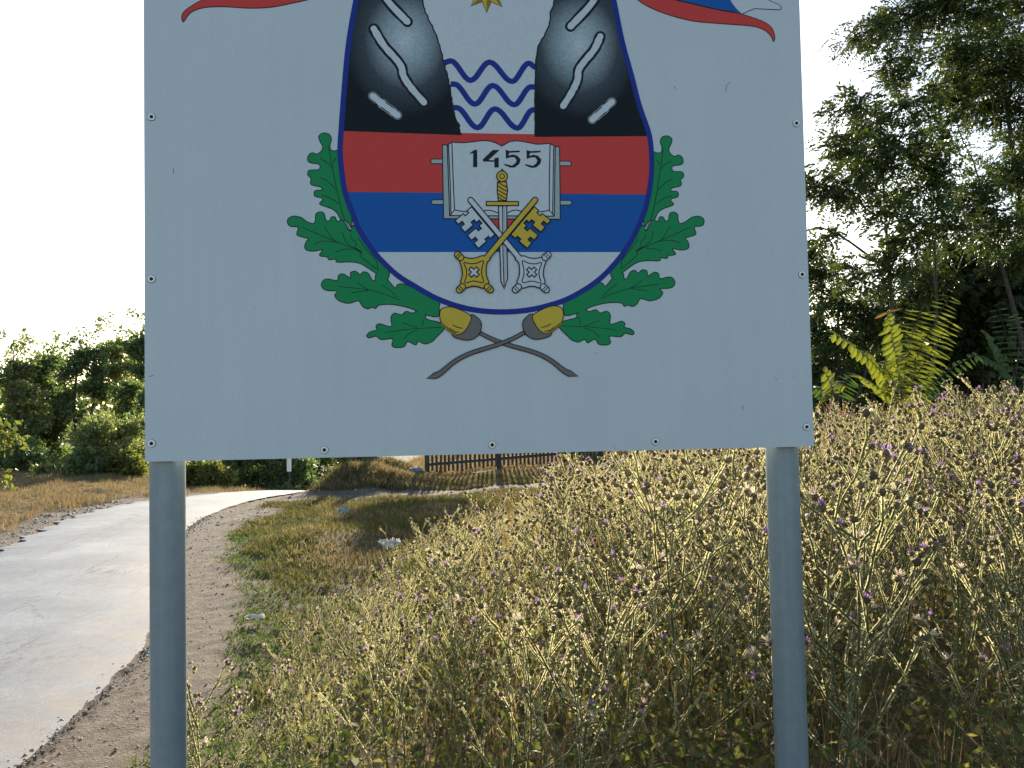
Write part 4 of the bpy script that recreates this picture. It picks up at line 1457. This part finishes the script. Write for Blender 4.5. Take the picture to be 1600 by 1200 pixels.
def sapling(label, base_px, d, fronds, seed):
    g = np.random.default_rng(seed)
    b = Vector(foot(base_px, d))
    root = empty('heaven_tree_sapling', b)
    tag(root, label, 'sapling', 'young saplings at the edge of the trees')
    tops = [Vector(at(*f[0], d)) for f in fronds]
    top = max(tops, key=lambda v: v.z)
    mb = MB()
    mb.tube([(0, 0, -.1), ((top.x - b.x) * .5, 0, (top.z - b.z) * .5), (top.x - b.x, 0, top.z - b.z)], [.022, .018, .01], 7)
    link('stem', mb.mesh('stem', True), root, [TWIG])
    for (p0, p1, p2, dd, L, n_, colr) in fronds:
        A0, A1, A2 = Vector(at(*p0, d)) - b, Vector(at(*p1, d + dd * .5)) - b, Vector(at(*p2, d + dd)) - b
        rib = [A0.lerp(A1, t).lerp(A1.lerp(A2, t), t) for t in np.linspace(0, 1, 12)]
        mb = MB()
        mb.tube([r_ - A0 for r_ in rib], [.006 * (1 - .8 * t) + .001 for t in np.linspace(0, 1, 12)], 4)
        fr = link('frond', mb.mesh('frond'), root, [TWIG], A0)
        n_ = int(n_ * 1.3)
        for k in range(n_):
            t = .12 + .88 * (k + .5) / n_
            j = min(int(t * 11), 10)
            pos = rib[j].lerp(rib[j + 1], t * 11 - j) - A0
            tan = (rib[j + 1] - rib[j]).normalized()
            sd = tan.cross(Vector((g.normal(0, .1), -.55, .8))).normalized()
            for s_ in (-1, 1):
                o = bpy.data.objects.new('leaflet', LMESH['o' if (colr == 'o' and t > .92) else ('g' if colr == 'g' else 'y')])
                COL.objects.link(o)
                o.parent = fr
                o.location = pos
                x = (sd * s_ + tan * .35 + Vector((0, 0, -.22)) + Vector(g.normal(0, .07, 3))).normalized()
                zz = Vector((g.normal(0, .15), -.35, .9))
                y = zz.cross(x).normalized()
                zz = x.cross(y)
                o.rotation_euler = Matrix((x, y, zz)).transposed().to_euler()
                sc_ = 1.45 * L * (1 - .45 * t) * g.uniform(.9, 1.1)
                o.scale = (sc_, sc_, sc_)


sapling('yellow green feathery sapling rising from the thistles right of the sign', 1412, 10.2, [
    ((1405, 620), (1370, 560), (1300, 518), -.2, .20, 11, 'y'), ((1408, 600), (1395, 540), (1386, 484), -.3, .22, 12, 'o'), ((1412, 600), (1415, 540), (1440, 484), .2, .22, 12, 'y'),
    ((1415, 610), (1450, 560), (1487, 500), -.2, .21, 12, 'y'), ((1430, 560), (1455, 510), (1486, 460), .2, .19, 11, 'y'), ((1420, 640), (1460, 585), (1528, 553), -.4, .15, 11, 'g'),
    ((1400, 630), (1370, 600), (1340, 585), -.5, .20, 8, 'y'), ((1412, 635), (1400, 610), (1425, 580), -.6, .20, 8, 'y'), ((1405, 640), (1380, 610), (1395, 560), -.4, .21, 9, 'y'), ((1420, 620), (1440, 600), (1440, 540), .3, .2, 9, 'y')], 3)
sapling('green shaded sapling with spreading leaves at the right edge', 1590, 12.0, [
    ((1580, 600), (1560, 540), (1540, 520), -.2, .18, 9, 'g'), ((1585, 600), (1600, 520), (1585, 490), 0, .18, 9, 'g'), ((1590, 610), (1570, 560), (1520, 555), -.3, .18, 9, 'g'), ((1585, 590), (1575, 530), (1560, 480), .2, .18, 9, 'g'), ((1590, 610), (1630, 560), (1650, 530), .2, .18, 9, 'g')], 4)
sapling('small low green sapling between the sign edge and the yellow sapling', 1305, 10.8, [
    ((1305, 625), (1300, 600), (1288, 580), -.1, .19, 6, 'y'), ((1305, 625), (1315, 600), (1330, 590), .1, .18, 6, 'g'), ((1305, 620), (1295, 610), (1275, 605), .1, .18, 6, 'g')], 5)
# ------------------------------------------------------------------ thistles
STEM = leaf_mat('thistle_stem', [(.36, .36, .20), (.45, .43, .26), (.54, .50, .34), (.50, .41, .28)], .57, (1.12, 1.08, .80), .55, .25)
TLEAF = leaf_mat('thistle_leaf', [(.11, .145, .055), (.16, .185, .08), (.23, .23, .12), (.28, .22, .13)], .45, (1.2, 1.2, .7), .55, .25)
BRACT = leaf_mat('thistle_bract', [(.10, .075, .045), (.15, .11, .065), (.20, .15, .08)], .25, (1.1, 1, .8), .7, .2)
PURPLE = leaf_mat('thistle_bloom', [(.26, .13, .33), (.34, .20, .42), (.42, .29, .48)], .45, (1.2, 1.0, 1.25), .6, .15)
FLUFF = leaf_mat('thistle_fluff', [(.58, .50, .38), (.70, .64, .52), (.55, .43, .33), (.60, .48, .42)], .5, (1.05, 1.0, .92), .7, .1)
CORE = leaf_mat('thistle_stalk', [(.07, .085, .035), (.10, .11, .05), (.14, .13, .065)], .1, (1, 1, .8), .7, .15)
DMATS = [leaf_mat('dry_thistle_stem', [(.38, .30, .17), (.48, .38, .23), (.41, .36, .20), (.35, .25, .155)], .52, (1.1, 1.02, .78), .6, .1),
         leaf_mat('dry_thistle_leaf', [(.22, .18, .09), (.28, .22, .12), (.17, .17, .08)], .45, (1.1, 1.05, .75), .6, .1), BRACT, PURPLE, FLUFF,
         leaf_mat('dry_thistle_stalk', [(.12, .09, .05), (.16, .12, .07)], .1, (1, 1, .8), .8, .1)]
TMATS = [STEM, TLEAF, BRACT, PURPLE, FLUFF, CORE]


def thistle(seed, H, lod, style):
    """Branching spiny thistle; returns stem, leaf and flower-head meshes as MB."""
    g = np.random.default_rng(seed)
    S, Lf, Hd = MB(), MB(), MB()
    step = .0085 if lod == 0 else .024
    sides = 4 if lod == 0 else 3

    def spines(P, r_, sc_):
        P = [np.array(q) for q in P]
        # narrow wings running down the stalk
        wd = .0052 * sc_
        for o in ((1, .2, 0), (-.4, .9, 0)):
            o = np.array(o) + g.normal(0, .25, 3)
            o = np.cross(P[-1] - P[0], o)
            o /= np.linalg.norm(o) + 1e-9
            for a_, b_ in zip(P[:-1], P[1:]):
                for k in range(3):
                    q0, q1 = a_ + (b_ - a_) * k / 3, a_ + (b_ - a_) * (k + .9) / 3
                    w0, w1 = wd * g.uniform(.5, 1.2), wd * g.uniform(.5, 1.2)
                    S.face([q0 - o * w0, q0 + o * w1, q1 + o * w0, q1 - o * w1])
        for a_, b_ in zip(P[:-1], P[1:]):
            L = np.linalg.norm(b_ - a_)
            n_ = max(1, int(L / step))
            ax = (b_ - a_) / (L + 1e-9)
            for k in range(n_):
                q = a_ + (b_ - a_) * ((k + g.random()) / n_)
                o = np.cross(ax, g.normal(0, 1, 3))
                o /= np.linalg.norm(o) + 1e-9
                ln = g.uniform(.006, .014) * sc_ * (1 if lod == 0 else 1.5)
                bw = g.uniform(.004, .007) * sc_ * (1 if lod == 0 else 1.5)
                S.face([q - ax * bw, q + ax * bw, q + o * ln + ax * ln * .5])

    def head(p, d, kind, s_):
        d = np.array(d) / np.linalg.norm(d)
        u_ = np.cross(d, (.3, .2, .9))
        u_ /= np.linalg.norm(u_)
        v_ = np.cross(d, u_)
        p = np.array(p)
        r_ = .0098 * s_
        Hd.tube([p, p + d * r_ * .5, p + d * r_ * 1.3, p + d * r_ * 2.0], [r_ * .4, r_ * .95, r_, r_ * .62], 6 if lod == 0 else 4, 2, True)
        if lod == 0:
            for k in range(18):
                t = g.uniform(0, 6.28)
                o = u_ * math.cos(t) + v_ * math.sin(t)
                q = p + d * r_ * g.uniform(.3, 1.5) + o * r_ * .9
                Hd.face([q - d * r_ * .2, q + d * r_ * .25, q + o * r_ * .85 + d * r_ * .35], 0)
        if kind == 'bud':
            return
        mi = 3 if kind == 'bloom' else 4
        tip, wid = (1.3, .75) if kind == 'bloom' else (1.7, 1.25)
        for k in range((20 if kind == 'bloom' else 26) if lod == 0 else 9):
            t = g.uniform(0, 6.28)
            rr = math.sqrt(g.random())
            o = u_ * math.cos(t) + v_ * math.sin(t)
            w_ = (-u_ * math.sin(t) + v_ * math.cos(t)) * r_ * (.16 if lod == 0 else .38)
            q0 = p + d * r_ * 1.8 + o * r_ * .5 * rr
            q1 = q0 + (d * tip * g.uniform(.7, 1.1) + o * wid * rr * 1.5) * r_
            Hd.face([q0, q1 - w_, q1 + w_], mi)

    def leaf(p, d, L):
        d = np.array(d) / np.linalg.norm(d)
        w = np.cross(d, g.normal(0, 1, 3))
        w /= np.linalg.norm(w)
        n_ = 4 if lod == 0 else 2
        p = np.array(p)
        dr = np.array([0, 0, -1.0])
        for k in range(n_):
            t0, t1 = k / n_, (k + 1) / n_
            q0, q1 = p + d * L * t0 + dr * L * .3 * t0 ** 2, p + d * L * t1 + dr * L * .3 * t1 ** 2
            ww = L * .17 * (1 - t0 * .7)
            Lf.face([q0, q0 + d * L * .05 + w * ww, q1], 1)
            Lf.face([q0, q1, q0 + d * L * .05 - w * ww], 1)

    kinds = {'bloom': ['bloom'] * 3 + ['bud'] * 8, 'fluff': ['fluff'] * 3 + ['bud'] * 8 + ['bloom'], 'bud': ['bud'] * 14 + ['bloom']}[style]
    if lod:
        kinds = kinds + ['fluff'] * 3
    lean = g.normal(0, .12, 2)
    cv = g.normal(0, .05, 2)
    main = [np.array([lean[0] * t * H + cv[0] * math.sin(3 * t), lean[1] * t * H + cv[1] * math.sin(3 * t), H * t]) for t in np.linspace(0, .93, 8)]
    S.tube(main, [.0065 * (1 - .6 * t) for t in np.linspace(0, 1, 8)], sides, 5)
    spines(main, .005, 1.0)
    ends = [(main[-1], main[-1] - main[-2])]
    nb = int(g.integers(10, 16)) if lod == 0 else int(g.integers(6, 9))
    ga = g.uniform(0, 6.28)
    for k in range(nb):
        t = .2 + .72 * (k + g.random() * .5) / nb
        j = min(int(t / .93 * 7), 6)
        p0 = main[j] + (main[j + 1] - main[j]) * (t / .93 * 7 - j)
        ga += 2.4 + g.normal(0, .3)
        L = H * g.uniform(.36, .58) * (1.08 - .6 * t)
        out = np.array([math.cos(ga), math.sin(ga), 0])
        el = g.uniform(.8, 1.2)
        br = [p0 + out * L * math.cos(el) * s_ ** .85 + np.array([0, 0, 1]) * L * math.sin(el) * s_ ** 1.1 + g.normal(0, .006, 3) for s_ in np.linspace(0, 1, 5)]
        S.tube(br, [.0036, .0033, .003, .0026, .002], sides if lod == 0 else 3, 5)
        spines(br, .003, .9)
        ends.append((br[-1], br[-1] - br[-2]))
        if lod == 0 or g.random() < .5:
            for _ in range(int(g.integers(1, 3))):
                i_ = int(g.integers(2, 4))
                a2 = ga + g.normal(0, .9)
                L2_ = L * g.uniform(.28, .5)
                o2 = np.array([math.cos(a2), math.sin(a2), 1.4])
                o2 /= np.linalg.norm(o2)
                b2 = [br[i_] + o2 * L2_ * s_ + g.normal(0, .003, 3) for s_ in (0, .5, 1)]
                S.tube(b2, [.0026, .0022, .0017], 3, 5)
                spines(b2, .002, .8)
                ends.append((b2[-1], o2))
        for _ in range(2 if lod == 0 else 1):
            i_ = int(g.integers(0, 4))
            leaf(br[i_], out + g.normal(0, .5, 3) + np.array([0, 0, .3]), g.uniform(.03, .06))
    for k in range(9 if lod == 0 else 5):
        t = g.uniform(.03, .75)
        j = min(int(t / .93 * 7), 6)
        a_ = g.uniform(0, 6.28)
        leaf(main[j] + (main[j + 1] - main[j]) * g.random(), np.array([math.cos(a_), math.sin(a_), .25]), g.uniform(.05, .11) * (1.1 - .5 * t))
    for e, d in ends:
        dd = np.array(d) / np.linalg.norm(d) + g.normal(0, .2, 3)
        head(e, dd, kinds[g.integers(len(kinds))], g.uniform(.85, 1.25))
        if g.random() < .35:
            off = g.normal(0, .012, 3)
            head(np.array(e) + off + np.array([0, 0, -.01]), dd + g.normal(0, .5, 3), kinds[g.integers(len(kinds))], g.uniform(.6, .95))
    return S, Lf, Hd


STY = ['bloom', 'fluff', 'bud', 'bloom', 'bud', 'fluff', 'bloom', 'bud', 'bud', 'fluff']
PROTO = []
for k, st_ in enumerate(STY):
    S, Lf, Hd = thistle(300 + k, 1.0, 0, st_)
    ms = []
    for nm, mb_ in (('stem', S), ('leaves', Lf), ('flower_heads', Hd)):
        me = mb_.mesh(nm)
        for mm in TMATS:
            me.materials.append(mm)
        ms.append(me)
    PROTO.append((st_, ms))
LOD = [[mb_.tris() for mb_ in thistle(400 + k, 1.0, 1, st_)] for k, st_ in enumerate(STY)]

g = np.random.default_rng(77)
cand = []
cell = {}
tries = 0
while len(cand) < 820 and tries < 60000:
    tries += 1
    y = 2.8 + 12.0 * g.random() ** 1.15
    x = g.uniform(-1.4, y * .68 + .5)
    if x < -1.1 + .10 * math.sin(y * 2.1) + .06 * float(sstep(3.3, 4.6, np.array(y))) + .03 * (y - 3) + g.normal(0, .10):
        continue
    if y > 7.5 and x < -.75 + .36 * (y - 7.5) + g.normal(0, .12):
        continue
    # keep clear of the sign posts
    lx_ = (x - SC0.x) * SU.x + (y - SC0.y) * SU.y
    ly_ = (x - SC0.x) * -SN.x + (y - SC0.y) * -SN.y
    if ly_ < .24:
        continue
    sp_ = .27 + .002 * y
    ci, cj = int(x / .3), int(y / .3)
    if any(abs(x - q[0]) ** 2 + abs(y - q[1]) ** 2 < sp_ ** 2 for a_ in (-1, 0, 1) for b_ in (-1, 0, 1) for q in cell.get((ci + a_, cj + b_), [])):
        continue
    if ly_ < .45 and (abs(lx_ - .83) < .3 or abs(lx_ + .95) < .25):
        continue
    if x < -1.12:
        continue
    cell.setdefault((ci, cj), []).append((x, y))
    edge_ = x - max(-1.1, -.75 + .36 * (y - 7.5))
    h = (.56 + .58 * float(sstep(0, 2.0, np.array(edge_)))) * g.uniform(.78, 1.2) * (1 - .30 * float(sstep(6, 10, np.array(y))))
    cand.append((y, x, h))
vis = [c for c in cand if abs(c[1] / c[0]) < .66]
vis.sort(key=lambda c: c[0])
near = vis[:300]
nearset = set(near)
rest = [c for c in cand if c not in nearset]
WORDS = {'bloom': 'purple-flowered thistle', 'fluff': 'fluffy thistle', 'bud': 'closed-headed thistle'}


def zone(x, y):
    px = 800 + FPX * x / y
    cols = ((300, 'by the left post'), (430, 'beside the dirt shoulder'), (560, 'at the field rim'), (690, 'below the left acorn stem'), (800, 'below the sword point'), (910, 'below the right acorn stem'),
            (1030, 'below the right oak leaves'), (1160, 'left of the right post'), (1290, 'by the right post'), (1420, 'right of the right post'), (9999, 'near the right edge'))
    c_ = next(t for lim, t in cols if px < lim)
    dep = 'in front' if y < 3.9 else 'midway' if y < 5.2 else 'far back'
    return dep + ' ' + c_


for i, (y, x, h) in enumerate(near):
    k = int(g.integers(len(PROTO)))
    st_, ms = PROTO[k]
    root = empty('thistle', (x, y, gz(x, y) - .02), g.uniform(0, 6.28))
    root.scale = (h * g.uniform(.9, 1.1), h * g.uniform(.9, 1.1), h)
    rx_, ry_ = g.normal(0, .07), g.normal(0, .09)
    root.rotation_euler = (rx_, ry_, root.rotation_euler.z)
    size = 'tall ' if h > .95 else 'short ' if h < .7 else ''
    pose = 'leaning right ' if ry_ > .06 else 'leaning left ' if ry_ < -.06 else 'upright '
    tag(root, size + pose + WORDS[st_] + ' ' + zone(x, y), 'thistle', 'spiny thistles on the bank behind the sign')
    for me in ms:
        o = bpy.data.objects.new(me.name.split('.')[0], me)
        COL.objects.link(o)
        o.parent = root
        if o.name[0] != 's':
            o['kind'] = 'stuff'
by = {}
for o in COL.objects:
    if o.get('category') == 'thistle':
        by.setdefault(o['label'], []).append(o)
NTH = ['first', 'second', 'third', 'fourth', 'fifth', 'sixth', 'seventh', 'eighth', 'ninth', 'tenth', 'eleventh', 'twelfth', 'thirteenth', 'fourteenth', 'fifteenth', 'sixteenth']
for lab, os_ in by.items():
    if len(os_) > 1:
        for k, o in enumerate(sorted(os_, key=lambda q: q.location.x / q.location.y)):
            o['label'] = lab + ', ' + NTH[min(k, 15)] + ' from left'
VV, FF, MM = [], [], []
off = 0
for (y, x, h) in rest:
    k = int(g.integers(len(LOD)))
    a_ = g.uniform(0, 6.28)
    c_, s_ = math.cos(a_), math.sin(a_)
    lx2, ly2 = g.normal(0, .08, 2)
    z0 = gz(x, y)
    for V, F, M_ in LOD[k]:
        X = V[:, 0] * c_ - V[:, 1] * s_ + lx2 * V[:, 2]
        Y = V[:, 0] * s_ + V[:, 1] * c_ + ly2 * V[:, 2]
        VV.append(np.stack([X * h + x, Y * h + y, V[:, 2] * h + z0], 1))
        FF.append(F + off)
        MM.append(M_)
        off += len(V)
tag(link('thistle_thicket', np_mesh('thistle_thicket', np.concatenate(VV), np.concatenate(FF), np.concatenate(MM)), mats=DMATS), 'far part of the thistle field running up to fence and trees', 'thistles', kind='stuff')
print('thistles', len(near), len(rest), 'tris stuff', sum(len(f) for f in FF), 'proto tris', [sum(len(m_.polygons) for m_ in ms) for _, ms in PROTO])

# low leafy undergrowth between the thistles
UND = leaf_mat('undergrowth_leaf', [(.06, .08, .028), (.10, .115, .042), (.15, .15, .06), (.20, .17, .07)], .42, (1.3, 1.3, .6), .7, .08)
P = scatter(75000, -1.3, 8, 2.75, 9, 91, lambda x, y, g: in_view(x, y, .08) & (x > -.9) & (wob(x, y, 1.3) > g.uniform(-1.0, .7, len(x))), 1.3)
g = np.random.default_rng(92)
P[:, 2] += g.random(len(P)) ** 1.1 * .46
V, F = cards(P, g.normal(0, 1, (len(P), 3)) + np.array([0, 0, .3]), g.uniform(.02, .075, len(P)), g.uniform(.01, .032, len(P)), 93)
tag(link('undergrowth', np_mesh('undergrowth', V, F), mats=[UND]), 'low green leafy undergrowth at the feet of the thistles', 'undergrowth', kind='stuff')
